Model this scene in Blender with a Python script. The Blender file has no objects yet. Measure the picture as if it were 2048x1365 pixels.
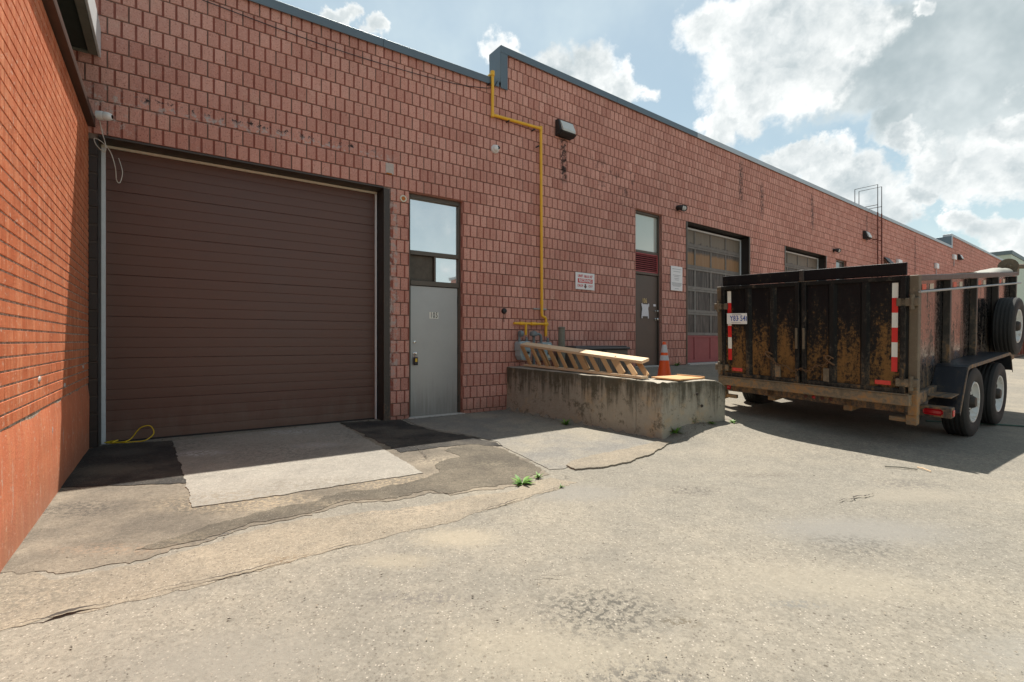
import bpy, bmesh, math, random
from mathutils import Vector, Matrix, noise
random.seed(7)
C = bpy.context.scene.collection
SC = bpy.context.scene
rad = math.radians

# ------------------------------------------------------------------ camera, sky, sun, exposure
CAM_Z, FPX = 1.25, 968.0
cam_d = bpy.data.cameras.new('camera'); cam = bpy.data.objects.new('camera', cam_d); C.objects.link(cam)
cam.location = (0, 0, CAM_Z); cam.rotation_euler = (rad(90), 0, 0)
cam_d.sensor_width = 36; cam_d.lens = FPX / 2048 * 36; cam_d.clip_start = .05; cam_d.clip_end = 2000
SC.camera = cam
SUN_DIR = Vector((.014, .405, 1)).normalized()
sun_d = bpy.data.lights.new('sun', 'SUN'); sun_d.energy = 4.9; sun_d.angle = rad(.53); sun_d.color = (1, .945, .86)
sun = bpy.data.objects.new('sun', sun_d); C.objects.link(sun); sun.location = (0, 10, 40)
sun.rotation_euler = SUN_DIR.to_track_quat('Z', 'Y').to_euler()
SC.view_settings.view_transform = 'Standard'; SC.view_settings.look = 'None'
SC.view_settings.gamma = 1; SC.view_settings.use_curve_mapping = False
SC.view_settings.exposure = .70
SC.render.engine = 'CYCLES'

def build_world():
    w = bpy.data.worlds.new('World'); SC.world = w; w.use_nodes = True
    nt = w.node_tree; nt.nodes.clear()
    N = nt.nodes.new; Lk = nt.links.new
    def val(x, sock):
        if hasattr(x, 'default_value') or hasattr(x, 'is_output'): Lk(x, sock)
        else: sock.default_value = x
    def M(op, a, b=0., c=0., clamp=False):
        n = N('ShaderNodeMath'); n.operation = op; n.use_clamp = clamp
        val(a, n.inputs[0]); val(b, n.inputs[1]); val(c, n.inputs[2]); return n.outputs[0]
    def VM(op, a, b=(0, 0, 0)):
        n = N('ShaderNodeVectorMath'); n.operation = op; val(a, n.inputs[0]); val(b, n.inputs[1])
        return n.outputs['Value'] if op == 'DOT_PRODUCT' else n.outputs[0]
    def NZ(vec, scale, det=6, rough=.6):
        n = N('ShaderNodeTexNoise'); n.inputs['Scale'].default_value = scale; n.inputs['Detail'].default_value = det
        n.inputs['Roughness'].default_value = rough; Lk(vec, n.inputs['Vector']); return n
    def MIX(f, a, b):
        n = N('ShaderNodeMix'); n.data_type = 'RGBA'; val(f, n.inputs[0]); val(a, n.inputs[6]); val(b, n.inputs[7]); return n.outputs[2]
    def SS(x, a, b):
        n = N('ShaderNodeMapRange'); n.interpolation_type = 'SMOOTHSTEP'; val(x, n.inputs[0])
        n.inputs[1].default_value = a; n.inputs[2].default_value = b; return n.outputs[0]
    tc = N('ShaderNodeTexCoord'); d = VM('NORMALIZE', tc.outputs['Generated'])
    wn = NZ(d, 7.5, 6, .62)
    warp = N('ShaderNodeVectorMath'); warp.operation = 'MULTIPLY_ADD'
    Lk(wn.outputs['Color'], warp.inputs[0]); warp.inputs[1].default_value = (.19, .19, .19); Lk(d, warp.inputs[2])
    dw = VM('NORMALIZE', VM('SUBTRACT', warp.outputs[0], (.095, .095, .095)))
    def blobs(lst):
        out = None
        for px, py, r in lst:
            v = Vector(((px - 1024) / FPX, 1, (682 - py) / FPX)); ln = v.length; v.normalize()
            cr = math.cos(r / FPX / ln / ln ** .4); k = 1 / (1 - cr)
            o = M('MULTIPLY_ADD', VM('DOT_PRODUCT', dw, v), k, -k * cr)
            out = o if out is None else M('MAXIMUM', out, o)
        return out
    cum = blobs([(1440, 60, 100), (1530, 40, 130), (1500, 150, 120), (1580, 150, 110), (1440, 255, 65), (1650, 40, 140), (1530, 210, 70),
                 (1090, 160, 75), (1180, 165, 75), (1250, 190, 50), (1040, 125, 50),
                 (1590, 330, 55), (1640, 345, 60), (1700, 380, 70), (1770, 410, 75), (1620, 300, 35), (1800, 430, 60),
                 (1890, 330, 65), (1960, 345, 75), (2030, 330, 75), (1810, 300, 40), (2020, 260, 60), (1860, 380, 40),
                 (1940, 450, 50), (1985, 480, 55), (2050, 500, 60), (1840, 18, 35), (1930, 430, 30),
                 (684, 40, 34), (752, 58, 34), (2250, 200, 200), (2300, 420, 130), (300, -160, 150), (1000, -300, 220)])
    grey = blobs([(1740, 110, 170), (1860, 120, 200), (1930, 230, 140), (2050, 130, 220), (1800, 250, 80), (2000, 20, 200), (2300, -100, 400)])
    fb = NZ(d, 3.2, 5, .58).outputs['Fac']; fb2 = NZ(d, 22, 4, .6).outputs['Fac']
    # cloud field that carries on all round the sky
    el = N('ShaderNodeSeparateXYZ'); Lk(d, el.inputs[0])
    field = M('MULTIPLY_ADD', fb, 5.0, -3.1)
    front = SS(el.outputs['Y'], .45, .15)
    field = M('SUBTRACT', M('MULTIPLY', field, front), M('MULTIPLY', M('SUBTRACT', 1., front), .6))
    fine = M('MULTIPLY_ADD', fb2, 1.1, -.55)
    dens = SS(M('ADD', M('MAXIMUM', cum, field), fine), -.12, .62)
    gd = SS(M('ADD', grey, M('MULTIPLY', fine, .5)), -.1, .6)
    haze = SS(el.outputs['Z'], .55, -.02)
    sky = N('ShaderNodeTexSky'); sky.sky_type = 'NISHITA'; sky.sun_disc = False
    sky.sun_elevation = math.asin(SUN_DIR.z); sky.sun_rotation = math.atan2(SUN_DIR.x, SUN_DIR.y)
    sky.air_density = 1.0; sky.dust_density = 1.5; sky.ozone_density = 1.2
    sk = N('ShaderNodeVectorMath'); sk.operation = 'SCALE'; tint = N('ShaderNodeVectorMath'); tint.operation = 'MULTIPLY'; Lk(sky.outputs[0], tint.inputs[0]); tint.inputs[1].default_value = (.92, 1.0, .86); Lk(tint.outputs[0], sk.inputs[0]); sk.inputs['Scale'].default_value = .088
    thin = SS(fb, .38, .75)
    base = MIX(M('MULTIPLY_ADD', thin, .4, M('MULTIPLY_ADD', haze, .22, .2)), sk.outputs[0], (.51, .585, .59, 1))
    lit = M('ADD', M('MULTIPLY_ADD', NZ(dw, 9, 4, .6).outputs['Fac'], 2.2, -.42), M('MULTIPLY_ADD', fb2, 1.3, -.65)); lit = M('SUBTRACT', lit, M('MULTIPLY', SS(cum, .35, 1.1), .4), clamp=True)
    ccol = MIX(lit, (.36, .405, .42, 1), (.72, .725, .71, 1))
    gcol = MIX(SS(M('ADD', NZ(d, 5, 5).outputs['Fac'], M('MULTIPLY', SS(grey, 0., 1.), -.25)), .15, .6), (.26, .31, .325, 1), (.56, .595, .595, 1))
    c1 = MIX(M('MULTIPLY', gd, .92), base, gcol)
    c2 = MIX(M('MULTIPLY', dens, .97), c1, ccol)
    bg = N('ShaderNodeBackground'); Lk(c2, bg.inputs[0]); bg.inputs[1].default_value = 1.0
    out = N('ShaderNodeOutputWorld'); Lk(bg.outputs[0], out.inputs[0])
build_world()
SC.world.cycles.sampling_method = 'MANUAL'; SC.world.cycles.sample_map_resolution = 512
SC.cycles.max_bounces = 6; SC.cycles.diffuse_bounces = 3; SC.cycles.glossy_bounces = 3

# ------------------------------------------------------------------ the site's axes
A = Vector((-4.812, 5.653)); a1 = rad(56); T1 = Vector((math.sin(a1), math.cos(a1))); N1 = Vector((T1.y, -T1.x))
J = A + T1 * 5.58; a2 = rad(53.5); T2 = Vector((math.sin(a2), math.cos(a2))); N2 = Vector((T2.y, -T2.x))
ROT1 = math.atan2(T1.y, T1.x); ROT2 = math.atan2(T2.y, T2.x)
def onL(s, d, z): p = A + T1 * s + N1 * d; return Vector((p.x, p.y, z))
def onR(u, d, z): p = J + T2 * u + N2 * d; return Vector((p.x, p.y, z))
def sstep(a, b, x):
    t = min(1, max(0, (x - a) / (b - a))); return t * t * (3 - 2 * t)
def lerp_tab(tab, x):
    if x <= tab[0][0]: return tab[0][1]
    for (x0, y0), (x1, y1) in zip(tab, tab[1:]):
        if x <= x1: return y0 + (y1 - y0) * (x - x0) / (x1 - x0)
    return tab[-1][1]
HR = [(-1, .66), (0, .66), (1.2, .53), (2.5, .32), (3.5, .17), (6.2, .05), (8.5, 0)]
def ground_z(x, y):
    r = Vector((x, y)) - J; u = r.dot(T2); d = r.dot(N2)
    h = lerp_tab(HR, d)
    k = sstep(3.2, 5.0, d)
    w = sstep(.14 - 1.0 * k, .38 + 2.87 * k, u)
    z = h * w
    z += .02 * max(0, min(60, u - 8)) * w
    return z + .006 * noise.noise(Vector((x * .35, y * .35, 0))) * sstep(.5, 2.5, u)

# ------------------------------------------------------------------ mesh helpers
class MB:
    def __init__(s): s.v = []; s.f = []
    def add(s, vs, fs, M=None):
        n = len(s.v)
        s.v += [tuple(M @ Vector(v)) for v in vs] if M else [tuple(v) for v in vs]
        s.f += [tuple(i + n for i in f) for f in fs]; return s
    def box(s, x0, x1, y0, y1, z0, z1, M=None):
        return s.add([(x0,y0,z0),(x1,y0,z0),(x1,y1,z0),(x0,y1,z0),(x0,y0,z1),(x1,y0,z1),(x1,y1,z1),(x0,y1,z1)],
                     [(0,3,2,1),(4,5,6,7),(0,1,5,4),(1,2,6,5),(2,3,7,6),(3,0,4,7)], M)
    def cbox(s, x0, x1, y0, y1, z0, z1, c=.004, M=None):
        vs = []; idx = {}
        X = (x0, x1); Y = (y0, y1); Z = (z0, z1); sg = (1, -1)
        for i in (0, 1):
            for j in (0, 1):
                for k in (0, 1):
                    for a in range(3):
                        p = [X[i], Y[j], Z[k]]
                        for b, q in enumerate((i, j, k)):
                            if b != a: p[b] += sg[q] * c
                        idx[i, j, k, a] = len(vs); vs.append(p)
        fs = []
        for a in range(3):
            b, e = (a + 1) % 3, (a + 2) % 3
            for q in (0, 1):
                def k_(m, n):
                    t = [0, 0, 0]; t[a] = q; t[b] = m; t[e] = n; return idx[t[0], t[1], t[2], a]
                f = (k_(0, 0), k_(1, 0), k_(1, 1), k_(0, 1)); fs.append(f if q else f[::-1])
            for m in (0, 1):
                for n in (0, 1):
                    t0 = [0, 0, 0]; t0[b] = m; t0[e] = n; t1 = t0[:]; t1[a] = 1
                    f = (idx[(*t0, b)], idx[(*t1, b)], idx[(*t1, e)], idx[(*t0, e)])
                    fs.append(f if (m + n) % 2 else f[::-1])
        for i in (0, 1):
            for j in (0, 1):
                for k in (0, 1):
                    f = tuple(idx[i, j, k, a] for a in range(3)); fs.append(f if (i + j + k) % 2 else f[::-1])
        return s.add(vs, fs, M)
    def tube(s, pts, r, n=8, cap=True, closed=False):
        pts = [Vector(p) for p in pts]; rs = r if isinstance(r, (list, tuple)) else [r] * len(pts)
        b = len(s.v); m = len(pts); up = None
        for i, p in enumerate(pts):
            if closed: t = pts[(i + 1) % m] - pts[i - 1]
            else: t = (pts[min(i + 1, m - 1)] - pts[max(i - 1, 0)])
            t.normalize()
            if up is None: up = Vector((0, 0, 1)) if abs(t.z) < .9 else Vector((1, 0, 0))
            x = t.cross(up); x.normalize(); y = x.cross(t); up = y
            for k in range(n):
                a = 2 * math.pi * k / n; s.v.append(tuple(p + (x * math.cos(a) + y * math.sin(a)) * rs[i]))
        for i in range(m if closed else m - 1):
            for k in range(n):
                i2 = (i + 1) % m
                s.f.append((b + i*n + k, b + i*n + (k+1) % n, b + i2*n + (k+1) % n, b + i2*n + k))
        if cap and not closed:
            s.f.append(tuple(b + k for k in range(n))[::-1]); s.f.append(tuple(b + (m-1)*n + k for k in range(n)))
        return s
    def lathe(s, prof, n=24, M=None, cap=True):   # profile (r, z) about z
        vs = []; fs = []
        for r, z in prof:
            for k in range(n):
                a = 2 * math.pi * k / n; vs.append((r * math.cos(a), r * math.sin(a), z))
        for i in range(len(prof) - 1):
            for k in range(n):
                fs.append((i*n + k, i*n + (k+1) % n, (i+1)*n + (k+1) % n, (i+1)*n + k))
        if cap:
            fs.append(tuple(range(n))[::-1]); fs.append(tuple((len(prof)-1)*n + k for k in range(n)))
        return s.add(vs, fs, M)
    def prism(s, poly, a, b, ax='y', M=None):     # polygon in the plane across ax, extruded from a to b
        def P(p, t): return {'x': (t, p[0], p[1]), 'y': (p[0], t, p[1]), 'z': (p[0], p[1], t)}[ax]
        n = len(poly); vs = [P(p, a) for p in poly] + [P(p, b) for p in poly]
        fs = [tuple(range(n)), tuple(range(n, 2*n))[::-1]] + [(i, n+i, n+(i+1) % n, (i+1) % n) for i in range(n)]
        return s.add(vs, fs, M)
    def build(s, name, mat, parent=None, smooth=0, fix=True):
        me = bpy.data.meshes.new(name); me.from_pydata(s.v, [], s.f); me.update()
        if fix:
            bm = bmesh.new(); bm.from_mesh(me); bmesh.ops.recalc_face_normals(bm, faces=bm.faces); bm.to_mesh(me); bm.free()
        if smooth:
            me.shade_smooth(); me.set_sharp_from_angle(angle=rad(smooth))
        return link(name, me, mat, parent)
def link(name, me, mat, parent=None):
    if mat and not me.materials: me.materials.append(mat)
    o = bpy.data.objects.new(name, me); C.objects.link(o)
    if parent: o.parent = parent
    return o
def thing(name, label, cat, loc=(0, 0, 0), rot=0, group=None):
    o = bpy.data.objects.new(name, None); C.objects.link(o); o.location = loc
    o.rotation_euler = rot if isinstance(rot, tuple) else (0, 0, rot); o.empty_display_size = .2
    return tag(o, label, cat, group)
def tag(o, label, cat, group=None):
    o['label'] = label; o['category'] = cat
    if group: o['group'] = group
    return o
def kind(o, k): o['kind'] = k; return o
def copy_tree(o, parent=None):
    c = o.copy(); C.objects.link(c); c.parent = parent
    for ch in o.children: copy_tree(ch, c)
    return c
def text_mesh(body, size, depth=.0015, spacing=1.0, bold=0.):
    cu = bpy.data.curves.new('text', 'FONT'); cu.body = body; cu.size = size; cu.extrude = depth; cu.offset = bold
    cu.align_x = 'CENTER'; cu.align_y = 'CENTER'; cu.space_character = spacing
    o = bpy.data.objects.new('text', cu); C.objects.link(o)
    dg = bpy.context.evaluated_depsgraph_get(); me = bpy.data.meshes.new_from_object(o.evaluated_get(dg))
    bpy.data.objects.remove(o); bpy.data.curves.remove(cu); return me
def put_text(name, body, size, mat, parent, loc, rot, sx=1, spacing=1.0, bold=0.):
    o = link(name, text_mesh(body, size, spacing=spacing, bold=bold), mat, parent); o.location = loc; o.rotation_euler = rot; o.scale = (sx, 1, 1); return o
def project(p):
    if p.y < .3: return None
    return (1024 + FPX * p.x / p.y, 682 - FPX * (p.z - CAM_Z) / p.y)

# ------------------------------------------------------------------ materials
MATS = {}
class NG:
    def __init__(s, name):
        s.m = bpy.data.materials.new(name); s.m.use_nodes = True; s.nt = s.m.node_tree
        s.b = s.nt.nodes['Principled BSDF']; MATS[name] = s.m
    def n(s, t): return s.nt.nodes.new(t)
    def lk(s, a, b): s.nt.links.new(a, b)
    def val(s, x, sock):
        if isinstance(x, bpy.types.NodeSocket): s.lk(x, sock)
        else: sock.default_value = x
    def M(s, op, a, b=0., c=0., clamp=False):
        n = s.n('ShaderNodeMath'); n.operation = op; n.use_clamp = clamp
        s.val(a, n.inputs[0]); s.val(b, n.inputs[1]); s.val(c, n.inputs[2]); return n.outputs[0]
    def SS(s, x, a, b, lo=0., hi=1.):
        n = s.n('ShaderNodeMapRange'); n.interpolation_type = 'SMOOTHSTEP'; s.val(x, n.inputs[0])
        for i, v in ((1, a), (2, b), (3, lo), (4, hi)): n.inputs[i].default_value = v
        return n.outputs[0]
    def pos(s): return s.n('ShaderNodeNewGeometry').outputs['Position']
    def obj(s): return s.n('ShaderNodeTexCoord').outputs['Object']
    def island(s): return s.M('FRACT', s.M('ADD', s.n('ShaderNodeNewGeometry').outputs['Random Per Island'], s.M('MULTIPLY', s.n('ShaderNodeObjectInfo').outputs['Random'], 7.3)))
    def scale(s, v, sc):
        n = s.n('ShaderNodeVectorMath'); n.operation = 'MULTIPLY'; s.val(v, n.inputs[0]); n.inputs[1].default_value = sc; return n.outputs[0]
    def dot(s, v, d, off=0.):
        n = s.n('ShaderNodeVectorMath'); n.operation = 'DOT_PRODUCT'; s.val(v, n.inputs[0]); n.inputs[1].default_value = d
        return s.M('ADD', n.outputs['Value'], off)
    def noise(s, v, sc, det=4, rough=.55, out='Fac', dist=0.):
        n = s.n('ShaderNodeTexNoise'); s.val(v, n.inputs['Vector']); n.inputs['Scale'].default_value = sc
        n.inputs['Detail'].default_value = det; n.inputs['Roughness'].default_value = rough; n.inputs['Distortion'].default_value = dist
        return n.outputs[out]
    def vor(s, v, sc, feat='F1', out='Distance', rnd=1.):
        n = s.n('ShaderNodeTexVoronoi'); n.feature = feat; s.val(v, n.inputs['Vector']); n.inputs['Scale'].default_value = sc
        n.inputs['Randomness'].default_value = rnd; return n.outputs[out]
    def mix(s, f, a, b, mode='MIX'):
        n = s.n('ShaderNodeMix'); n.data_type = 'RGBA'; n.blend_type = mode
        c = lambda t: (*t, 1) if isinstance(t, tuple) and len(t) == 3 else t
        s.val(f, n.inputs[0]); s.val(c(a), n.inputs[6]); s.val(c(b), n.inputs[7]); return n.outputs[2]
    def bright(s, col, f):   # col * f
        n = s.n('ShaderNodeVectorMath'); n.operation = 'SCALE'; s.val(col, n.inputs[0]); s.val(f, n.inputs['Scale']); return n.outputs[0]
    def bump(s, h, st=.3, dist=.01):
        n = s.n('ShaderNodeBump'); s.val(h, n.inputs['Height']); n.inputs['Strength'].default_value = st; n.inputs['Distance'].default_value = dist
        s.lk(n.outputs[0], s.b.inputs['Normal']); return s
    def set(s, col=None, rough=None, metal=None, spec=None):
        if col is not None: s.val((*col, 1) if isinstance(col, tuple) and len(col) == 3 else col, s.b.inputs['Base Color'])
        if rough is not None: s.val(rough, s.b.inputs['Roughness'])
        if metal is not None: s.val(metal, s.b.inputs['Metallic'])
        if spec is not None: s.b.inputs['Specular IOR Level'].default_value = spec
        return s
def plain(name, col, rough=.6, metal=0., var=.18, sc=14., bump=.08, spec=None):
    g = NG(name); v = g.obj(); nz = g.noise(v, sc, 5, .6)
    g.set(g.bright(col, g.M('MULTIPLY_ADD', nz, var * 2, 1 - var)), g.M('MULTIPLY_ADD', g.noise(v, sc * 2.3, 3), .16, rough - .08), metal, spec)
    if bump: g.bump(g.noise(v, sc * 5, 3), bump, .004)
    return g.m

def wall_sz(g, O, T):
    P = g.pos(); return g.dot(P, (T.x, T.y, 0), -(O.x * T.x + O.y * T.y)), g.dot(P, (0, 0, 1))
def band(g, x, a, b, soft): return g.M('MULTIPLY', g.SS(x, a - soft, a + soft), g.SS(x, b + soft, b - soft))

def mat_block(name, mortar=False, web=False):
    g = NG(name); P = g.pos()
    big = g.noise(P, .55, 4, .6); med = g.noise(P, 9, 4, .6); fine = g.noise(P, 120, 3, .7); grit = g.noise(P, 55, 4, .75)
    if mortar:
        col = g.mix(med, (.135, .10, .078), (.225, .175, .14)); fac = g.M('MULTIPLY_ADD', fine, .5, .75)
    else:
        isl = g.island()
        col = g.mix(isl, (.51, .238, .184), (.65, .338, .268)); col = g.mix(g.M('MULTIPLY', g.SS(g.noise(P, 2.1, 4, .7), .56, .72), .5), col, (.62, .36, .28))
        col = g.mix(g.SS(grit, .56, .74), col, (.72, .48, .40)); col = g.mix(g.SS(grit, .46, .30), col, (.29, .11, .078))
        fac = g.M('MULTIPLY_ADD', big, .5, .78)
    if web: col = g.mix(med, (.26, .088, .064), (.33, .12, .088))  # the web's own darker red, deepened for shade the shallow grooves lack
    col = g.bright(col, fac)
    s, z = wall_sz(g, A, T1); n1 = g.noise(P, 14, 5, .7); n2 = g.noise(P, 3.2, 5, .65)
    # pale lime bloom and black smudges above the roll-up door
    m = g.M('MULTIPLY', band(g, z, 4.06, 4.17, .05), band(g, s, .3, 3.5, .3)); col = g.mix(g.M('MULTIPLY', m, g.SS(n1, .5, .62)), col, (.5, .43, .4))
    m = g.M('MULTIPLY', band(g, z, 4.15, 4.21, .03), band(g, s, .1, 3.2, .2)); col = g.mix(g.M('MULTIPLY', m, g.SS(n1, .55, .6)), col, (.03, .025, .025))
    m = g.M('MULTIPLY', band(g, z, 3.7, 4.25, .15), band(g, s, -.1, .32, .1)); col = g.mix(g.M('MULTIPLY', m, g.SS(n1, .5, .68)), col, (.55, .47, .42))
    m = g.M('MULTIPLY', band(g, z, .6, 3.6, .3), band(g, s, 3.46, 3.62, .03)); col = g.mix(g.M('MULTIPLY', m, g.SS(n1, .45, .6)), col, (.48, .38, .34))
    # soot under the wall lamp, smudges to its right, streaks further along
    u, _ = wall_sz(g, J, T2)
    m = g.M('MULTIPLY', band(g, z, 4.45, 5.4, .12), band(g, u, 1.43, 1.60, .03)); col = g.mix(g.M('MULTIPLY', m, g.SS(n1, .38, .6)), col, (.045, .032, .03))
    m = g.M('MULTIPLY', band(g, z, 4.3, 5.15, .3), band(g, u, 2.2, 3.9, .4)); col = g.mix(g.M('MULTIPLY', m, g.M('MULTIPLY', g.SS(g.noise(P, 6, 5, .7), .52, .66), .75)), col, (.1, .06, .055))
    for u0, z0, z1 in ((12.85, 5.1, 6.2), (8.2, 5.2, 6.3), (17.9, 5.3, 6.4), (24.2, 4.5, 6.3), (9.4, 5.0, 5.9)):
        m = g.M('MULTIPLY', band(g, z, z0, z1, .25), band(g, u, u0, u0 + .2, .07)); col = g.mix(g.M('MULTIPLY', m, g.SS(n1, .36, .62)), col, (.11, .07, .065))
    # green-brown splash dirt low down
    m = g.SS(g.M('ADD', z, g.M('MULTIPLY', n2, .5)), .62, .28); col = g.mix(g.M('MULTIPLY', m, .35), col, (.13, .1, .07))
    g.set(col, .9, 0., .25)
    h = g.M('ADD', g.noise(P, 38, 5, .75), g.M('MULTIPLY', fine, .5))
    g.bump(h, .25 if mortar else .75, .02); return g.m
mat_block('split_block'); mat_block('block_mortar', True); mat_block('block_web', False, True)

def mat_orange(name, plinth=False):
    g = NG(name); P = g.pos(); st = g.noise(g.scale(P, (9, 9, .9)), 1.6, 5, .65); n1 = g.noise(P, 26, 5, .7); big = g.noise(P, 1.3, 4)
    col = g.mix(g.island() if not plinth else big, (.50, .128, .05), (.60, .175, .075)) if not plinth else g.mix(big, (.60, .165, .075), (.70, .225, .115))
    col = g.mix(g.SS(st, .42, .72), col, (.72, .28, .14)); col = g.bright(col, g.M('MULTIPLY_ADD', g.noise(P, 5, 5, .65), .45, .76))
    col = g.mix(g.M('MULTIPLY', g.SS(n1, .585, .67), .75), col, (.72, .52, .40)); col = g.mix(g.M('MULTIPLY', g.SS(g.noise(g.scale(P, (11, 11, 1.4)), 2.2, 5, .75), .58, .68), .55), col, (.38, .095, .035))
    z = g.dot(P, (0, 0, 1))
    m = g.SS(g.M('ADD', z, g.M('MULTIPLY', n1, .4)), .62, .2); col = g.mix(g.M('MULTIPLY', m, .55), col, (.33, .17, .11))
    if plinth:
        sp = g.noise(g.scale(P, (5, 5, 1.2)), 3, 6, .7); col = g.mix(g.M('MULTIPLY', g.SS(sp, .6, .68), .75), col, (.62, .45, .36))
    g.set(col, .62, 0., .35); g.bump(g.M('ADD', g.noise(P, 60, 4, .7), g.M('MULTIPLY', st, .6)), .45, .006); return g.m
mat_orange('orange_brick'); mat_orange('orange_plinth', True)
def mat_omortar():
    g = NG('orange_mortar'); P = g.pos(); n = g.noise(P, 24, 5, .7)
    g.set(g.mix(g.SS(n, .4, .6), (.24, .175, .13), (.55, .43, .34)), .9).bump(g.noise(P, 80, 3), .4, .006)
mat_omortar()

def mat_ground(name, base, dust, dust_lo, dust_hi, dark=None, grain=1.):
    g = NG(name); P = g.pos(); big = g.noise(P, .42, 5, .6); med = g.noise(P, 2.3, 5, .62); fine = g.noise(P, 60, 4, .75); mic = g.noise(P, 260, 2, .7)
    col = g.mix(g.M('MULTIPLY_ADD', med, .9, .05), base, tuple(c * 1.25 for c in base))
    col = g.mix(g.SS(g.M('MULTIPLY_ADD', big, .65, g.M('MULTIPLY', med, .35)), dust_lo, dust_hi), col, dust)
    col = g.bright(col, g.M('MULTIPLY_ADD', fine, .5 * grain, 1 - .25 * grain)); col = g.bright(col, g.M('MULTIPLY_ADD', mic, 1.0 * grain, 1 - .5 * grain)); col = g.bright(col, g.M('MULTIPLY_ADD', g.noise(P, 13, 4, .7), .32, .84))
    vn = g.n('ShaderNodeTexVoronoi'); g.lk(P, vn.inputs['Vector']); vn.inputs['Scale'].default_value = 78; v = vn.outputs['Distance']; vc = vn.outputs['Color']
    sep = g.n('ShaderNodeSeparateColor'); g.lk(vc, sep.inputs[0])
    col = g.bright(col, g.M('MULTIPLY_ADD', sep.outputs[2], .24 * grain, 1 - .12 * grain)); vk = g.n('ShaderNodeTexVoronoi'); g.lk(P, vk.inputs['Vector']); vk.inputs['Scale'].default_value = 34; sk_ = g.n('ShaderNodeSeparateColor'); g.lk(vk.outputs['Color'], sk_.inputs[0]); col = g.bright(col, g.M('MULTIPLY_ADD', sk_.outputs[0], .14 * grain, 1 - .07 * grain))
    ck = .6 if base[0] > .14 else .22
    chip = g.M('MULTIPLY', g.SS(v, .36, .24), g.SS(sep.outputs[0], .84, .86)); col = g.mix(g.M('MULTIPLY', chip, ck * grain), col, (.50, .45, .38))
    chip2 = g.M('MULTIPLY', g.SS(v, .42, .28), g.SS(sep.outputs[1], .86, .88)); col = g.mix(g.M('MULTIPLY', chip2, .7 * grain), col, (.10, .085, .07))
    vm = g.n('ShaderNodeTexVoronoi'); g.lk(P, vm.inputs['Vector']); vm.inputs['Scale'].default_value = 24; v3 = vm.outputs['Distance']; vc3 = vm.outputs['Color']; sep3 = g.n('ShaderNodeSeparateColor'); g.lk(vc3, sep3.inputs[0])
    pit = g.M('MULTIPLY', g.SS(g.M('ADD', v3, g.M('MULTIPLY', fine, .3)), .34, .24), g.SS(sep3.outputs[2], .965, .975)); col = g.mix(g.M('MULTIPLY', pit, .65), col, (.075, .06, .045))
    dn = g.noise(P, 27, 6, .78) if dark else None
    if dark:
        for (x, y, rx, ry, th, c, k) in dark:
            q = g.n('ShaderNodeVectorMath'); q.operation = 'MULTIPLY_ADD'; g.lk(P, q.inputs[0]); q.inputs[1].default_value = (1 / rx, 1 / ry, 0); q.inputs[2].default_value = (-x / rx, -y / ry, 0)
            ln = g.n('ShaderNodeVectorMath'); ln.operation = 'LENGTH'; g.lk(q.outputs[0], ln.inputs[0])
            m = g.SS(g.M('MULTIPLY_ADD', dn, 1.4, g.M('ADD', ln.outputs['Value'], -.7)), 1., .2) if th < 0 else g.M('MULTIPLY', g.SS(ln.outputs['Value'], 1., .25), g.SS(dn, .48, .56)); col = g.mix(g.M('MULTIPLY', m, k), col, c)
    g.set(col, .93, 0., .2)
    g.bump(g.M('ADD', g.M('MULTIPLY', fine, 1.), g.M('SUBTRACT', g.M('MULTIPLY', mic, .5), g.M('MULTIPLY', pit, 1.2))), .5 * grain, .012); return g.m
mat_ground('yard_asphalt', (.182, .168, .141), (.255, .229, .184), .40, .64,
    [(-.35, 3.08, .45, .22, -1, (.345, .30, .225), .6), (-.65, 2.75, .35, .14, -1, (.32, .28, .21), .5), (.1, 1.95, .7, .3, -1, (.30, .27, .21), .45), (2.3, 3.2, .9, .35, -1, (.215, .205, .185), .8), (.5, 4.0, .6, .35, -1, (.22, .208, .185), .7), (1.6, 2.5, .8, .3, -1, (.29, .26, .205), .5), (-1.1, 1.9, .6, .3, -1, (.22, .205, .175), .6), (2.2, 1.9, .6, .25, -1, (.24, .23, .205), .6), (3.2, 3.9, .8, .3, -1, (.28, .25, .20), .5), (.42, 2.25, .45, .32, 22, (.085, .08, .07), .9), (.75, 2.15, .12, .06, 9, (.12, .1, .07), .8), (1.5, 4.05, .35, .2, 16, (.1, .09, .08), .8), (2.1, 2.95, .4, .25, 24, (.10, .095, .085), .7),
     (.5, 1.75, .35, .2, 18, (.1, .095, .085), .8), (-.45, 2.35, .4, .12, 26, (.13, .12, .11), .7), (3.4, 4.2, .5, .2, 15, (.12, .11, .1), .7),
     (4.3, 5.4, 2.3, 1.1, 9, (.12, .112, .10), .5), (2.3, 4.5, .5, .12, 13, (.12, .105, .09), .7), (1.1, 1.5, .12, .06, 20, (.06, .06, .055), .8), (1.35, 2.3, .2, .05, 18, (.16, .16, .15), .7)])  # the broad dark ellipse under the trailer deepens its shadow in the colour
mat_ground('patch_asphalt', (.11, .096, .078), (.25, .213, .163), .36, .62, [(-2.1, 3.75, 1.0, .35, 9, (.34, .275, .19), .75), (-1.0, 4.25, .9, .35, 9, (.34, .275, .19), .75), (-.75, 5.05, .45, .3, 9, (.33, .28, .21), .8), (-2.9, 4.3, .9, .7, 9, (.22, .19, .15), .6), (-3.2, 3.6, .5, .3, 9, (.06, .055, .05), .7), (-1.75, 3.1, .45, .2, 9, (.075, .075, .075), .8), (-2.4, 2.9, .5, .12, 9, (.28, .2, .14), .6)])
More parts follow.
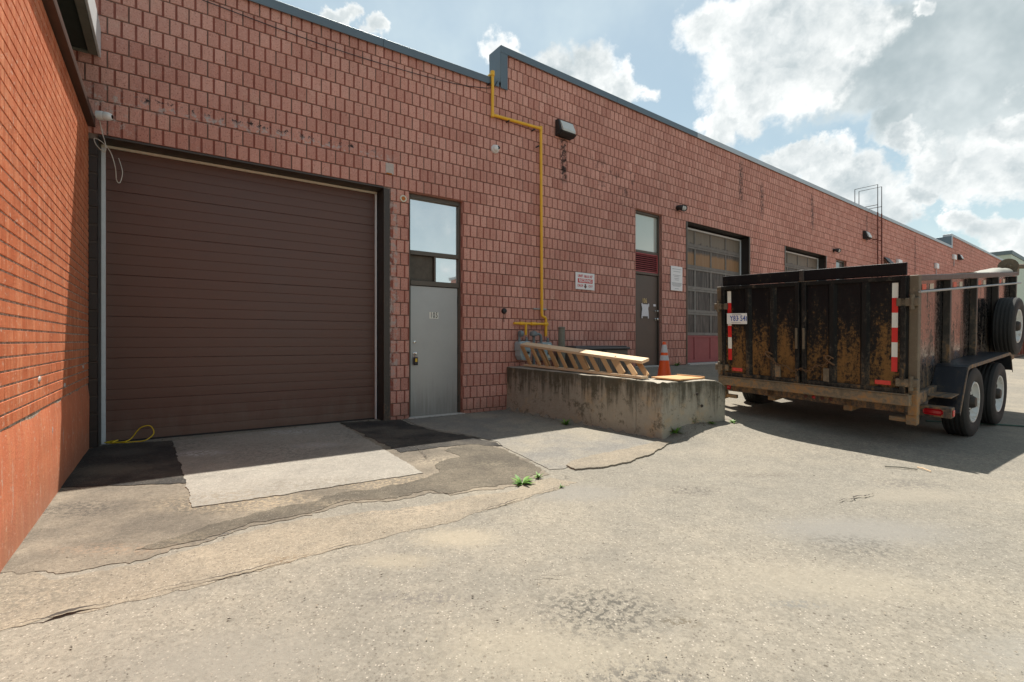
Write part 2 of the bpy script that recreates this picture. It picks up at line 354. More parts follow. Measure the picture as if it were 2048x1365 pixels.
mat_ground('black_patch', (.03, .029, .028), (.125, .11, .09), .42, .66, [(-3.9, 4.7, .5, .3, -1, (.14, .125, .1), .6), (-4.3, 5.4, .4, .3, -1, (.09, .085, .075), .6)], 1.)
mat_ground('tar_band', (.082, .072, .058), (.165, .142, .108), .38, .64, [(-2.2, 3.0, .5, .2, 9, (.2, .17, .125), .7), (-1.2, 3.7, .5, .15, 9, (.28, .235, .17), .7), (-.2, 4.9, .3, .2, 9, (.2, .175, .13), .7)], 1.3)
mat_ground('old_edge_asphalt', (.17, .15, .12), (.28, .238, .18), .36, .62, [(-.9, 3.6, .8, .22, 9, (.37, .31, .235), .7), (-1.2, 2.75, .3, .12, 9, (.17, .12, .07), .7), (-2.4, 2.4, .5, .3, 9, (.12, .11, .09), .6)])
mat_ground('new_asphalt', (.168, .160, .145), (.265, .238, .19), .40, .62, None, 1.)
mat_ground('concrete_slab', (.215, .20, .174), (.305, .282, .242), .38, .6, [(-3.45, 5.35, .42, .22, 7, (.56, .54, .53), .95), (-2.35, 5.75, .4, .22, 8, (.56, .54, .53), .95), (-3.0, 6.6, .5, .3, 9, (.5, .49, .48), .6), (-2.6, 5.5, 1.2, .9, 5, (.13, .12, .115), .6), (-3.9, 5.6, .5, .9, 5, (.12, .11, .1), .6), (-1.6, 4.2, 1.1, .3, 5, (.17, .145, .11), .5), (-2.1, 6.6, .5, .9, 5, (.12, .115, .11), .6), (-2.2, 3.85, .6, .3, 5, (.2, .165, .12), .6)], .8)
plain('crack_dark', (.05, .042, .034), .95, 0, .3, 30)
plain('gravel', (.34, .29, .22), .9, 0, .5, 3)
plain('litter', (.11, .085, .05), .95, 0, .6, 40); plain('dark_chip', (.05, .04, .03), .9, 0, .4, 3)

def mat_concrete():
    g = NG('weathered_concrete'); P = g.pos(); z = g.dot(P, (0, 0, 1)); n1 = g.noise(P, 2.2, 6, .68); n2 = g.noise(P, 12, 6, .7); st = g.noise(g.scale(P, (7, 7, .6)), 1.3, 6, .7)
    col = g.mix(n2, (.30, .27, .21), (.47, .425, .345)); col = g.mix(g.M('MULTIPLY', g.SS(n1, .5, .66), .8), col, (.50, .37, .23))
    up = g.SS(g.M('ADD', g.M('MULTIPLY_ADD', st, 1.5, z), g.M('MULTIPLY', n2, .5)), 1.32, 1.75); col = g.mix(g.M('MULTIPLY', up, .85), col, (.062, .055, .036))
    col = g.mix(g.M('MULTIPLY', g.SS(g.noise(P, 4.5, 6, .8), .53, .62), .7), col, (.10, .088, .058))
    nz = g.n('ShaderNodeNewGeometry'); sx = g.n('ShaderNodeSeparateXYZ'); g.lk(nz.outputs['Normal'], sx.inputs[0])
    col = g.mix(g.SS(sx.outputs[2], .7, .95), col, g.mix(n2, (.34, .305, .25), (.46, .42, .35)))
    col = g.mix(g.SS(g.noise(P, 70, 3, .8), .66, .74), col, (.5, .46, .4))
    g.set(col, .92, 0., .2); g.bump(g.M('ADD', g.noise(P, 30, 6, .75), g.M('MULTIPLY', n2, 1.2)), .8, .02)
mat_concrete()

def mat_rusty(name, paint, rust_amt, zlo, zhi, rough=.35, rust=(.155, .08, .027), streak=(5, 5, .9), dirt=(.055, .045, .035)):
    g = NG(name); v = g.obj(); sep = g.n('ShaderNodeSeparateXYZ'); g.lk(v, sep.inputs[0]); z = sep.outputs[2]
    st = g.noise(g.scale(v, streak), 1.5, 6, .72); sm = g.noise(v, 26, 6, .8)
    k = g.M('ADD', g.SS(z, zhi, zlo, 0, rust_amt), g.M('MULTIPLY_ADD', st, 2.6, -1.62)); k = g.M('ADD', k, g.M('MULTIPLY_ADD', sm, 2.4, -1.2))
    d = g.SS(g.M('ADD', k, .3), .0, .7); r = g.SS(k, .1, .75)
    fl = g.SS(g.noise(g.scale(v, (30, 30, 12)), 1.2, 4, .7), .68, .74)
    col = g.mix(g.M('MULTIPLY', d, .75), paint, dirt); col = g.mix(g.M('MULTIPLY', r, .85), col, g.mix(g.noise(v, 30, 4, .7), rust, tuple(min(1, c * 1.75) for c in rust)))
    col = g.mix(g.M('MULTIPLY', fl, .35), col, (.25, .2, .14))
    g.set(col, g.M('MULTIPLY_ADD', g.M('MAXIMUM', d, r), .75 - rough, rough), 0., .15 if 'gate' in name else .5); g.bump(g.M('ADD', g.M('MULTIPLY', r, .6), g.noise(v, 90, 3)), .06 if 'side' in name else .25, .004); return g.m
mat_rusty('gate_paint', (.008, .008, .0095), .82, .3, 1.25, .42, dirt=(.022, .019, .016), streak=(5, 5, 1.3))
mat_rusty('gate_frame_paint', (.012, .012, .012), .40, .0, .8, .45, (.17, .09, .035), (6, 6, 1.5), (.075, .065, .052))
mat_rusty('side_paint', (.010, .010, .011), .55, -.3, 1.0, .11, (.16, .085, .03), dirt=(.075, .06, .046))  # dirt made browner, partly painting in the beige reflection on the side
mat_rusty('frame_paint', (.035, .03, .026), .62, -.2, 1.3, .45, (.24, .13, .055), (7, 7, 2.5), (.13, .105, .08))
mat_rusty('bumper_rust', (.12, .092, .06), .8, -.4, .6, .6, (.26, .125, .038), (3, 3, 5), (.23, .18, .12))
mat_rusty('fender_paint', (.012, .014, .02), .3, -.5, .3, .38)
mat_rusty('rim_white', (.62, .62, .60), .35, -.5, .5, .4, (.28, .15, .05), (5, 5, 5), (.45, .36, .25))
mat_rusty('column_steel', (.045, .034, .026), .55, -.3, .9, .5, (.2, .085, .03), (6, 6, .8), (.1, .085, .065))
plain('rubber', (.022, .021, .02), .8, 0, .3, 20, .3)
plain('chain_steel', (.16, .085, .04), .7, .3, .4, 30)
plain('chain_dark', (.04, .032, .026), .6, .2, .4, 30); plain('galvanised', (.36, .36, .35), .5, .5, .2)
plain('tape_red', (.62, .02, .02), .35); plain('tape_white', (.72, .72, .66), .4, 0, .12)
plain('tape_cream', (.62, .58, .46), .4, 0, .2); plain('tape_orange', (.75, .12, .06), .4, 0, .15)
plain('reflector_red', (.62, .035, .025), .25, 0, .25); plain('lens_red', (.4, .01, .015), .12, 0, .1, 10, 0)
plain('dull_lens', (.10, .03, .02), .5); plain('plate_white', (.74, .75, .74), .45, 0, .08); plain('plate_blue', (.03, .09, .36), .5)
plain('white_sign', (.78, .76, .74), .45, 0, .06); plain('sign_red', (.60, .045, .04), .5); plain('sign_brown', (.16, .06, .045), .5); plain('sign_grey', (.42, .42, .42), .6)
plain('paper', (.72, .69, .70), .8, 0, .15, 30); plain('number_gold', (.62, .45, .2), .5); plain('black_ink', (.015, .015, .015), .5)
plain('number_white', (.72, .70, .62), .5)
plain('coping_metal', (.125, .155, .175), .38, .35, .12, 3, .03); plain('coping_pale', (.40, .42, .43), .42, .35, .1, 3, .03)
plain('frame_bronze', (.105, .085, .066), .42, .4, .2, 8); plain('dark_bronze', (.035, .028, .024), .5, .2, .2, 8)
plain('roof_membrane', (.12, .12, .12), .9); plain('dark_void', (.012, .011, .01), .9)
plain('fascia_brown', (.075, .042, .03), .5, 0, .2, 6); plain('soffit', (.035, .04, .03), .9, 0, .35, 4); plain('soffit_edge', (.17, .155, .12), .8, 0, .4, 8); plain('white_trim', (.62, .64, .64), .5, 0, .12)
plain('yellow_paint', (.75, .40, .02), .42, 0, .1, 10); plain('yellow_cord', (.62, .44, .01), .5); plain('white_cable', (.5, .47, .4), .6)
plain('meter_grey', (.34, .42, .44), .5, .1, .14); plain('meter_pipe', (.17, .2, .21), .55, .3, .2); plain('meter_dark', (.03, .03, .035), .5)
plain('lamp_black', (.018, .018, .018), .45); plain('lamp_glass', (.50, .50, .47), .18, 0, .2, 60); plain('camera_white', (.72, .72, .70), .35, 0, .06); plain('glass_black', (.01, .01, .012), .08, 0, 0, 5, 0)
plain('ladder_red', (.15, .045, .03), .7, .1, .3); plain('ladder_dark', (.05, .045, .045), .6, .2)
plain('red_louvre', (.36, .075, .075), .5, 0, .2); plain('red_panel', (.33, .085, .085), .6, 0, .2, 6)
plain('resin_lid', (.085, .078, .075), .5, 0, .1); plain('resin_body', (.15, .125, .1), .6, 0, .12); plain('old_timber', (.17, .16, .125), .9, 0, .4, 12, .5)
plain('cone_orange', (.92, .115, .02), .45, 0, .08); plain('cone_collar', (.62, .63, .64), .3, 0, .1); plain('pale_cladding', (.46, .50, .40), .6, 0, .06); plain('pale_cladding_trim', (.12, .15, .16), .6)
plain('tarp', (.28, .275, .24), .7, 0, .15, 9); plain('concrete_sill', (.46, .44, .40), .85, 0, .2); plain('container_brown', (.19, .06, .04), .6, 0, .25, 3); plain('green_hose', (.03, .07, .05), .5)
plain('rust_orange', (.45, .15, .03), .8, 0, .4, 20); plain('patch_mortar', (.46, .40, .36), .9, 0, .2, 20); plain('chrome', (.7, .68, .64), .22, .9, .05); plain('lock_yellow', (.7, .45, .03), .5)
def mat_wood(name, a, b):
    g = NG(name); v = g.obj(); n = g.noise(g.scale(v, (1.2, 14, 14)), 3, 5, .6, dist=1.2)
    col = g.mix(n, a, b); isl = g.island(); col = g.bright(col, g.M('MULTIPLY_ADD', isl, .35, .8))
    g.set(col, .7, 0., .3); g.bump(n, .2, .003)
mat_wood('pine', (.52, .345, .19), (.74, .58, .41)); mat_wood('pine_slat', (.44, .245, .105), (.62, .41, .22)); mat_wood('plywood', (.50, .27, .12), (.62, .38, .19))
def mat_door():
    g = NG('rollup_brown'); P = g.pos(); n = g.noise(g.scale(P, (1, 1, .5)), 1.1, 5, .6); dn = g.noise(P, 30, 5, .7)
    col = g.mix(n, (.094, .040, .027), (.132, .066, .046)); col = g.mix(g.M('MULTIPLY', g.SS(dn, .62, .75), .25), col, (.2, .16, .14))
    sc = g.SS(g.noise(g.scale(P, (4, 4, 30)), 1.6, 4, .7), .74, .77); col = g.mix(g.M('MULTIPLY', sc, .4), col, (.3, .27, .25))
    zz = g.dot(P, (0, 0, 1)); col = g.mix(g.M('MULTIPLY', g.SS(g.M('ADD', zz, g.M('MULTIPLY', g.noise(g.scale(P, (3, 3, .7)), 2, 5, .7), .9)), .95, .35), .4), col, (.19, .15, .115))
    g.set(col, g.M('MULTIPLY_ADD', n, .3, .3), 0., .5); g.bump(g.noise(P, 2.2, 4), .22, .03)
mat_door()
def mat_greydoor():
    g = NG('grey_steel_door'); v = g.obj(); n = g.noise(v, 2, 5, .6); st = g.noise(g.scale(v, (12, 1, .7)), 2, 5, .65)
    col = g.mix(n, (.33, .325, .315), (.42, .415, .40)); col = g.mix(g.M('MULTIPLY', g.SS(g.noise(v, 40, 4, .7), .7, .76), .4), col, (.45, .44, .42))
    sp_ = g.n('ShaderNodeSeparateXYZ'); g.lk(v, sp_.inputs[0])
    col = g.mix(g.M('MULTIPLY', g.SS(g.M('ADD', sp_.outputs[2], g.M('MULTIPLY', st, 1.2)), 1.25, .45), .5), col, (.17, .155, .13)); col = g.mix(g.M('MULTIPLY', g.SS(g.noise(g.scale(v, (3, 3, 16)), 2.4, 5, .75), .66, .72), .45), col, (.16, .155, .15))
    g.set(col, g.M('MULTIPLY_ADD', st, .24, .24), .45, .5); g.bump(g.noise(v, 3, 3), .1, .02)
mat_greydoor()
plain('brown_steel_door', (.105, .085, .068), .45, .1, .16, 2.5)
def mat_glass(name, tint, rough=.02, metal=.85):
    g = NG(name); v = g.pos(); n = g.noise(v, .8, 3)
    g.set(g.bright(tint, g.M('MULTIPLY_ADD', n, .2, .9)), rough, metal, .8); g.bump(g.noise(v, 1.1, 2), .04, .05)
mat_glass('mirror_glass', (.80, .80, .80)); mat_glass('curtain_glass', (.52, .55, .49), .12, .25); mat_glass('dull_glass', (.24, .25, .24), .12, .5)
def mat_mesh_screen():
    g = NG('insect_screen'); v = g.obj(); n = g.noise(v, 9, 5, .7); g.set(g.mix(n, (.035, .028, .02), (.14, .115, .085)), .7)
mat_mesh_screen()
def mat_oldpane():
    g = NG('weathered_pane'); P = g.pos(); z = g.dot(P, (0, 0, 1)); st = g.noise(g.scale(P, (14, 14, 1.1)), 1.4, 6, .72); n = g.noise(P, 5, 6, .7)
    col = g.mix(g.SS(st, .4, .7), (.055, .048, .042), (.17, .15, .13))
    m = g.M('MULTIPLY', band(g, g.M('ADD', z, g.M('MULTIPLY', n, .16)), 3.30, 3.66, .05), .85); col = g.mix(m, col, g.mix(st, (.27, .135, .05), (.37, .23, .12)))
    m = g.M('MULTIPLY', g.SS(g.M('ADD', z, g.M('MULTIPLY', n, .35)), 3.98, 4.02), .7); col = g.mix(m, col, (.24, .20, .15))
    g.set(col, .6, 0., .4); g.bump(n, .2, .004)
mat_oldpane(); plain('old_grey_wood', (.19, .17, .15), .85, 0, .35, 8, .3); plain('old_grey_wood_pale', (.23, .21, .185), .85, 0, .35, 8, .3)
def mat_leaf():
    g = NG('weed_leaf'); g.set(g.mix(g.island(), (.05, .14, .018), (.13, .26, .03)), .55)
mat_leaf()
m = MATS

# ------------------------------------------------------------------ ground
def axis(segs):
    out = [segs[0][0]]
    for a, b, st in segs:
        n = max(1, round((b - a) / st)); out += [a + (b - a) * (i + 1) / n for i in range(n)]
    return out
xs = axis([(-400, -60, 60), (-60, -10, 10), (-10, 12, .16), (12, 40, 1.5), (40, 100, 10), (100, 500, 80)])
ys = axis([(-300, -20, 40), (-20, 0, 4), (0, 17, .16), (17, 50, 1.5), (50, 120, 10), (120, 600, 80)])
gb = MB()
for y in ys:
    for x in xs: gb.v.append((x, y, ground_z(x, y)))
nx = len(xs)
for j in range(len(ys) - 1):
    for i in range(nx - 1): gb.f.append((j*nx+i, j*nx+i+1, (j+1)*nx+i+1, (j+1)*nx+i))
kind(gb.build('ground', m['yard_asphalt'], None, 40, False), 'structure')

def jag(poly, amp, step=.05, seed=0):
    out = []; n = len(poly)
    for i in range(n):
        a = Vector(poly[i]); b = Vector(poly[(i+1) % n]); k = max(1, int((b - a).length / step)); nrm = Vector((-(b - a).y, (b - a).x)).normalized()
        for j in range(k):
            p = a + (b - a) * j / k
            am = amp * (noise.noise(Vector((p.x * 5, p.y * 5, seed))) + .6 * noise.noise(Vector((p.x * 17, p.y * 17, seed + 3))) + .35 * noise.noise(Vector((p.x * 45, p.y * 45, seed))))
            out.append(p + nrm * am)
    return out
def sheet(name, poly, mat, h, amp=.04, seed=0, bev=.012, step=.05):
    pts = jag(poly, amp, step, seed); bm = bmesh.new(); c = sum(pts, Vector((0, 0))) / len(pts)
    from mathutils.geometry import delaunay_2d_cdt
    n = len(pts); vs2, _, fs2, *_r = delaunay_2d_cdt([Vector(p) for p in pts], [], [list(range(n))], 1, 1e-5)
    hi = [bm.verts.new((p.x, p.y, ground_z(p.x, p.y) + h)) for p in vs2]
    for f in fs2: bm.faces.new([hi[k] for k in f])
    edges = [e for e in bm.edges if len(e.link_faces) == 1]
    r = bmesh.ops.extrude_edge_only(bm, edges=edges)
    for v in r['geom']:
        if isinstance(v, bmesh.types.BMVert): v.co.z -= h + .02
    bmesh.ops.recalc_face_normals(bm, faces=bm.faces)
    up = next((f for f in bm.faces if abs(f.normal.z) > .9), None)
    if up and up.normal.z < 0: bmesh.ops.reverse_faces(bm, faces=bm.faces)
    me = bpy.data.meshes.new(name); bm.to_mesh(me); bm.free(); return kind(link(name, me, m[mat]), 'structure')
def gp(px, py): y = FPX * CAM_Z / (py - 682); return ((px - 1024) / FPX * y, y)   # a ground point at level zero
def ccw(p): return p if sum(p[i-1][0] * p[i][1] - p[i][0] * p[i-1][1] for i in range(len(p))) > 0 else p[::-1]
# the older strip of patching that sweeps from the left wall past the slab to the gutter seam
sheet('asphalt_strip', ccw([gp(*p) for p in [(-90,1140),(110,1150),(260,1128),(370,1095),(500,1055),(620,1030),(690,1008),(790,1002),(860,986),(900,992),(960,980),(1030,972),(1045,962),(1095,950),(1085,935),(1040,915),(990,893),(930,884),(870,880),(800,860),(700,848),(640,860),(420,905),(330,885),(150,893),(40,985)]]), 'patch_asphalt', .004, .06, 1, .008, .03)
sheet('edge_strip', ccw([gp(*p) for p in [(-40,1180),(20,1136),(110,1156),(260,1134),(370,1101),(500,1062),(620,1038),(720,1026),(860,1010),(960,990),(1035,980),(1045,968),(1098,955),(1155,965),(1050,997),(900,1045),(740,1085),(600,1118),(430,1165),(240,1212),(90,1240),(0,1262),(-40,1275)]]), 'old_edge_asphalt', .002, .045, 4, .006, .03)
sheet('tar_band', ccw([gp(*p) for p in [(270,1102),(420,1052),(520,1025),(600,1010),(690,986),(790,972),(850,958),(884,944),(872,930),(922,914),(884,902),(930,888),(985,892),(1038,916),(1080,938),(1086,948),(1045,959),(1026,969),(960,977),(900,987),(858,983),(792,997),(690,1004),(618,1027),(500,1051),(370,1090)]]), 'tar_band', .0075, .06, 11, .01, .03)
kind(sheet('concrete_apron', ccw([gp(*p) for p in [(345,884),(372,968),(384,1017),(560,992),(700,970),(848,948),(760,895),(676,847),(540,862)]]), 'concrete_slab', .0115, .022, 2, .012, .03), 'structure')
sheet('black_patch', ccw([gp(*p) for p in [(680,846),(770,842),(800,840),(826,851),(868,862),(930,872),(990,885),(1005,893),(935,890),(900,893),(870,897),(800,906)]]), 'black_patch', .0095, .05, 3, .012, .03)
sheet('black_patch', ccw([gp(*p) for p in [(205,892),(345,882),(372,962),(372,968),(255,972),(60,980),(120,915)]]), 'black_patch', .0095, .03, 5, .012, .03)
sheet('new_asphalt_apron', ccw([gp(*p) for p in [(806,838),(930,828),(1005,820),(1120,850),(1325,884),(1300,893),(1210,908),(1150,925),(1128,938),(1098,940),(1060,920),(1010,896),(995,884),(932,870),(868,860),(828,849)]]), 'new_asphalt', .0058, .015, 6)
sheet('asphalt_berm', ccw([gp(*p) for p in [(1130,934),(1150,941),(1200,938),(1260,926),(1310,906),(1345,886),(1320,884),(1285,893),(1215,908),(1150,922)]]), 'old_edge_asphalt', .018, .03, 7, .03, .03)
def ribbon(name, pts, w, seed, mat='crack_dark', h=.012):
    pts = [Vector(p) for p in pts]; res = []
    for a, b in zip(pts, pts[1:]):
        k = max(2, int((b - a).length / .018)); res += [a + (b - a) * j / k for j in range(k)]
    mb = MB(); n = len(res)
    for i, p in enumerate(res):
        t = (res[min(i+1, n-1)] - res[max(i-1, 0)]).normalized(); nn = Vector((-t.y, t.x))
        p = p + nn * .02 * (noise.noise(Vector((p.x * 9, p.y * 9, seed))) + .9 * noise.noise(Vector((p.x * 37, p.y * 37, seed))))
        ww = .7 * w * max(.12, .45 + 1.5 * noise.noise(Vector((p.x * 6, p.y * 6, seed + 9)))) * min(1, 4 * i / n + .1, 4 * (n - 1 - i) / n + .1)
        for sg in (-1, 1):
            q = p + nn * ww * sg; mb.v.append((q.x, q.y, ground_z(q.x, q.y) + h))
        if i and noise.noise(Vector((p.x * 4, p.y * 4, seed + 5))) > -.16: mb.f.append((2*i-2, 2*i-1, 2*i+1, 2*i))
    return kind(mb.build(name, m[mat]), 'structure')
for i, (pl, w) in enumerate([([(0,1262),(90,1240),(170,1220),(240,1206)], .034), ([(240,1206),(330,1180),(430,1160),(600,1118),(740,1080)], .008), ([(740,1084),(900,1044),(1050,997),(1150,968)], .006),
        ([(1098,944),(1130,955),(1160,964)], .02), ([(1640,1018),(1690,1003),(1740,992),(1765,990)], .007), 
        ([(1060,1160),(1140,1155),(1220,1135),(1300,1122)], .004), ([(1480,948),(1510,940),(1545,934)], .009), ([(20,1190),(60,1160),(90,1150)], .012), 
        ([(300,1168),(318,1160)], .012), ([(470,1110),(490,1107)], .01)]):
    ribbon('crack', [gp(*p) for p in pl], w, i * 3.1, 'crack_dark', .016)
# wheel scratches across the black patch
for i, pl in enumerate([[(735,852),(790,880),(850,913),(875,925)], [(765,860),(830,892),(862,928)]]):
    ribbon('wheel_groove', [gp(*p) for p in pl], .008, 60 + i, 'crack_dark', .021)
# loose grit
def chips(name, mat, n, smin, smax, region, label):
    mb = MB()
    for _ in range(n):
        x, y = region(); s = random.uniform(smin, smax) * (1 if random.random() < .9 else 1.8); z = ground_z(x, y) + s * .2 + .007
        M_ = Matrix.Translation((x, y, z)) @ Matrix.Rotation(random.uniform(0, 6.3), 4, 'Z') @ Matrix.Diagonal((s * random.uniform(.6, 1.6), s * random.uniform(.5, 1.), s * .5, 1))
        mb.add([(1,0,0),(-.5,.87,0),(-.5,-.87,0),(.1,.1,.8),(.1,0,-.6)], [(0,1,3),(1,2,3),(2,0,3),(1,0,4),(2,1,4),(0,2,4)], M_)
    return tag(kind(mb.build(name, m[mat], None, 0, False), 'stuff'), label, 'grit')
def reg():
    while 1:
        y = 1.4 + 9 * random.random() ** 1.7; x = random.uniform(-1.06, 1.1) * y
        r = Vector((x, y)) - A
        if r.dot(N1) > .3 and (Vector((x, y)) - J).dot(N2) > 3.7 or (r.dot(N1) > .3 and (Vector((x, y)) - J).dot(T2) < 0): return x, y
chips('gravel', 'gravel', 2600, .0016, .0042, reg, 'loose pale grit scattered over the worn yard asphalt')
chips('dark_grit', 'dark_chip', 900, .002, .005, reg, 'small dark crumbs of asphalt and bark scattered over the yard')

def reg_base():
    k = random.random(); d = abs(random.gauss(0, .07)) + .015
    if k < .3: p = onL(random.uniform(3.45, 5.55), d, 0)
    elif k < .5: p = onL(random.uniform(.0, 3.4), d - .2, 0)
    elif k < .8: p = onR(.09 - d, random.uniform(.1, 3.4), 0)
    else: p = onR(random.uniform(.1, 1.3), 3.45 + d + .1 * random.random(), 0)
    return p.x, p.y
chips('leaf_litter', 'litter', 900, .003, .009, reg_base, 'brown dirt and leaf crumbs gathered along the wall foot and concrete block')
# ------------------------------------------------------------------ masonry
def rib_geo(x0, x1, z0, z1, yf, yb, rnd, j=.0055):
    xm, zm = (x0 + x1) / 2, (z0 + z1) / 2; c = .005; vs = []
    for k, z in enumerate((z0 + c, zm, z1 - c)):
        for i, x in enumerate((x0 + c, xm, x1 - c)):
            vs.append((x + (rnd.uniform(-.004, .004) if i == 1 else 0), yf + rnd.uniform(-j, j) - (.004 if i == 1 and k == 1 else 0), z + (rnd.uniform(-.004, .004) if k == 1 else 0)))
    b = [(x0, yb, z0), (x1, yb, z0), (x1, yb, z1), (x0, yb, z1)]; vs += b
    return vs, [(0,1,4,3),(1,2,5,4),(3,4,7,6),(4,5,8,7),(9,10,2,1,0),(10,11,8,5,2),(11,12,6,7,8),(12,9,0,3,6)]
def block_geo(w0, w1, z0, z1, seed):
    """A ribbed split-face block clipped to [w0,w1] of its 0.39 m: three proud ribs on a recessed web."""
    rnd = random.Random(seed); vs = []; fs = []
    def add(v, f):
        n = len(vs); vs.extend(v); fs.extend(tuple(i + n for i in q) for q in f)
    add([(w0, .012, z0), (w1, .012, z0), (w1, .012, z1), (w0, .012, z1), (w0, .05, z0), (w1, .05, z0), (w1, .05, z1), (w0, .05, z1)], [(0,1,2,3),(1,5,6,2),(4,0,3,7),(3,2,6,7),(4,5,1,0)])
    for a, b in ((0, .1185), (.1355, .2545), (.2715, .39)):
        a, b = max(a, w0), min(b, w1)
        if b - a > .025: add(*rib_geo(a, b, z0, z1, 0, .02, rnd, .0035))
    return vs, fs
NWEB = 5      # the first faces of each block are its smooth cast web
BCACHE = {}
def lay_blocks(parent, origin, T, x_start, x_end, z_lo, z_hi, openings, bond=0., limit=300, zphase=.06, parts=True, run_on=False, lead=None):
    pieces = []; row = 0; k0 = math.floor((z_lo - zphase) / .2)
    for k in range(k0, 60):
        zb = zphase + k * .2 + .006; zt = zb + .188
        if zb > z_hi - .03: break
        a = max(zb, z_lo); b = min(zt, z_hi)
        if b - a < .03: continue
        off = bond + (.2 if k % 2 else 0)
        xe = off + math.ceil((x_end - off) / .4) * .4 if run_on else x_end
        xst = (lead(k) if lead and zb < H1 - .12 else x_start)
        free = [(xst, xe)]
        for ox0, ox1, oz0, oz1 in openings:
            if b > oz0 + .03 and a < oz1 - .03:
                nf = []
                for p, q in free:
                    if ox1 <= p or ox0 >= q: nf.append((p, q)); continue
                    if ox0 > p: nf.append((p, ox0))
                    if ox1 < q: nf.append((ox1, q))
                free = nf
        for p, q in free:
            i = math.floor((p - off) / .4)
            while off + i * .4 < q:
                bx = off + i * .4; w0 = max(0, p - bx); w1 = min(.39, q - bx); i += 1
                if w1 - w0 < .03: continue
                pieces.append((bx, zb, round(w0, 2), round(w1, 2), round(a - zb, 2), round(b - zb, 2)))
    scored = []
    for pc in pieces:
        bx, zb, w0, w1, h0, h1 = pc; c = origin + T * (bx + (w0 + w1) / 2); pr = project(Vector((c.x, c.y, zb + .1)))
        sc_ = 0
        if pr and -40 < pr[0] < 2088 and -30 < pr[1] < 1400: sc_ = (w1 - w0) * (h1 - h0) / c.y ** 2
        scored.append((sc_, pc))
    scored.sort(key=lambda t: -t[0]); stuff = MB(); cnt = 0; webs = []
    for sc_, (bx, zb, w0, w1, h0, h1) in scored:
        sd = random.randrange(6)
        if parts and sc_ > 0 and cnt < limit:
            cnt += 1; key = (w0, w1, h0, h1, sd)
            if key not in BCACHE:
                me = bpy.data.meshes.new('block'); v, f = block_geo(*key); me.from_pydata(v, [], f); me.update(); me.materials.append(m['split_block']); me.materials.append(m['block_web']); [setattr(me.polygons[q], 'material_index', 1) for q in range(NWEB)]; BCACHE[key] = me
            o = bpy.data.objects.new('block', BCACHE[key]); C.objects.link(o); o.parent = parent; o.location = (bx, 0, zb)
        else:
            v, f = block_geo(w0, w1, h0, h1, sd); webs += [1] * NWEB + [0] * (len(f) - NWEB); stuff.add([(x + bx, y, z + zb) for x, y, z in v], f)
    if stuff.v:
        o = kind(stuff.build('blockwork', m['split_block'], parent, 0, False), 'stuff'); o.data.materials.append(m['block_web']); o.data.polygons.foreach_set('material_index', webs)

def wall_core(x0, x1, z0, z1, openings, y=.0145, thick=.3):
    """front skin with openings and their reveals"""
    mb = MB(); X = sorted({x0, x1, *[o[0] for o in openings], *[o[1] for o in openings]}); Z = sorted({z0, z1, *[max(z0, o[2]) for o in openings], *[min(z1, o[3]) for o in openings]})
    for xa, xb in zip(X, X[1:]):
        for za, zb in zip(Z, Z[1:]):
            xm, zm = (xa + xb) / 2, (za + zb) / 2
            if any(o[0] < xm < o[1] and o[2] < zm < o[3] for o in openings): continue
            mb.add([(xa, y, za), (xb, y, za), (xb, y, zb), (xa, y, zb)], [(0, 1, 2, 3)])
    return mb
def reveals(openings, y0, y1):
    mb = MB()
    for a, b, c, d in openings:
        mb.add([(a, y0, c), (a, y1, c), (a, y1, d), (a, y0, d)], [(0, 1, 2, 3)]); mb.add([(b, y0, c), (b, y1, c), (b, y1, d), (b, y0, d)], [(3, 2, 1, 0)])
        mb.add([(a, y0, d), (b, y0, d), (b, y1, d), (a, y1, d)], [(3, 2, 1, 0)])
    return mb

# ------------------------------------------------------------------ lower warehouse bay (roll-up door, door 105)
H1 = 5.94
wl = thing('warehouse_bay', 'lower red split-block warehouse bay with wide brown roll-up door and grey door 105', 'building', (A.x, A.y, 0), ROT1, 'bays of the red block warehouse')
op1 = [(-.02, 3.385, -.1, 3.66), (3.81, 4.785, -.1, 3.66)]
wall_core(-4, 5.58, -.3, H1 - .06, op1).build('wall', m['block_mortar'], wl, 0, False)
reveals([op1[1]], .0, .3).build('door_reveal', m['split_block'], wl, 0, False)
reveals([op1[0]], -.002, .34).build('garage_reveal', m['dark_bronze'], wl, 0, False)
lay_blocks(wl, A, T1, -4, 5.58, -.3, H1 - .07, [(-.02, 3.5, -1, 3.66), (3.81, 4.785, -1, 3.66), (-5, -.02, -1, 3.6)], .07, run_on=True)
bd = MB(); bd.box(-4, 5.57, .36, 12, -.3, 5.6); bd.box(-4, -.03, .03, .355, -.3, 5.6); bd.box(3.39, 3.805, .03, .355, -.3, 5.6); bd.box(4.79, 5.57, .03, .355, -.3, 5.6); bd.box(-.03, 4.79, .03, .355, 3.665, 5.6); bd.box(-4, 5.57, .03, .3, 5.605, H1 - .08)
bd.build('body', m['roof_membrane'], wl)
for i, (xa, xb) in enumerate([(-4, -.9), (-.9, 1.2), (1.2, 3.371), (3.371, 5.50)]):
    c = MB(); c.cbox(xa + .002, xb - .002, -.045, -.03, H1 - .13, H1, .003); c.cbox(xa + .002, xb - .002, -.03, .34, H1 - .012, H1 + .003, .003); c.build('coping', m['coping_metal'], wl)
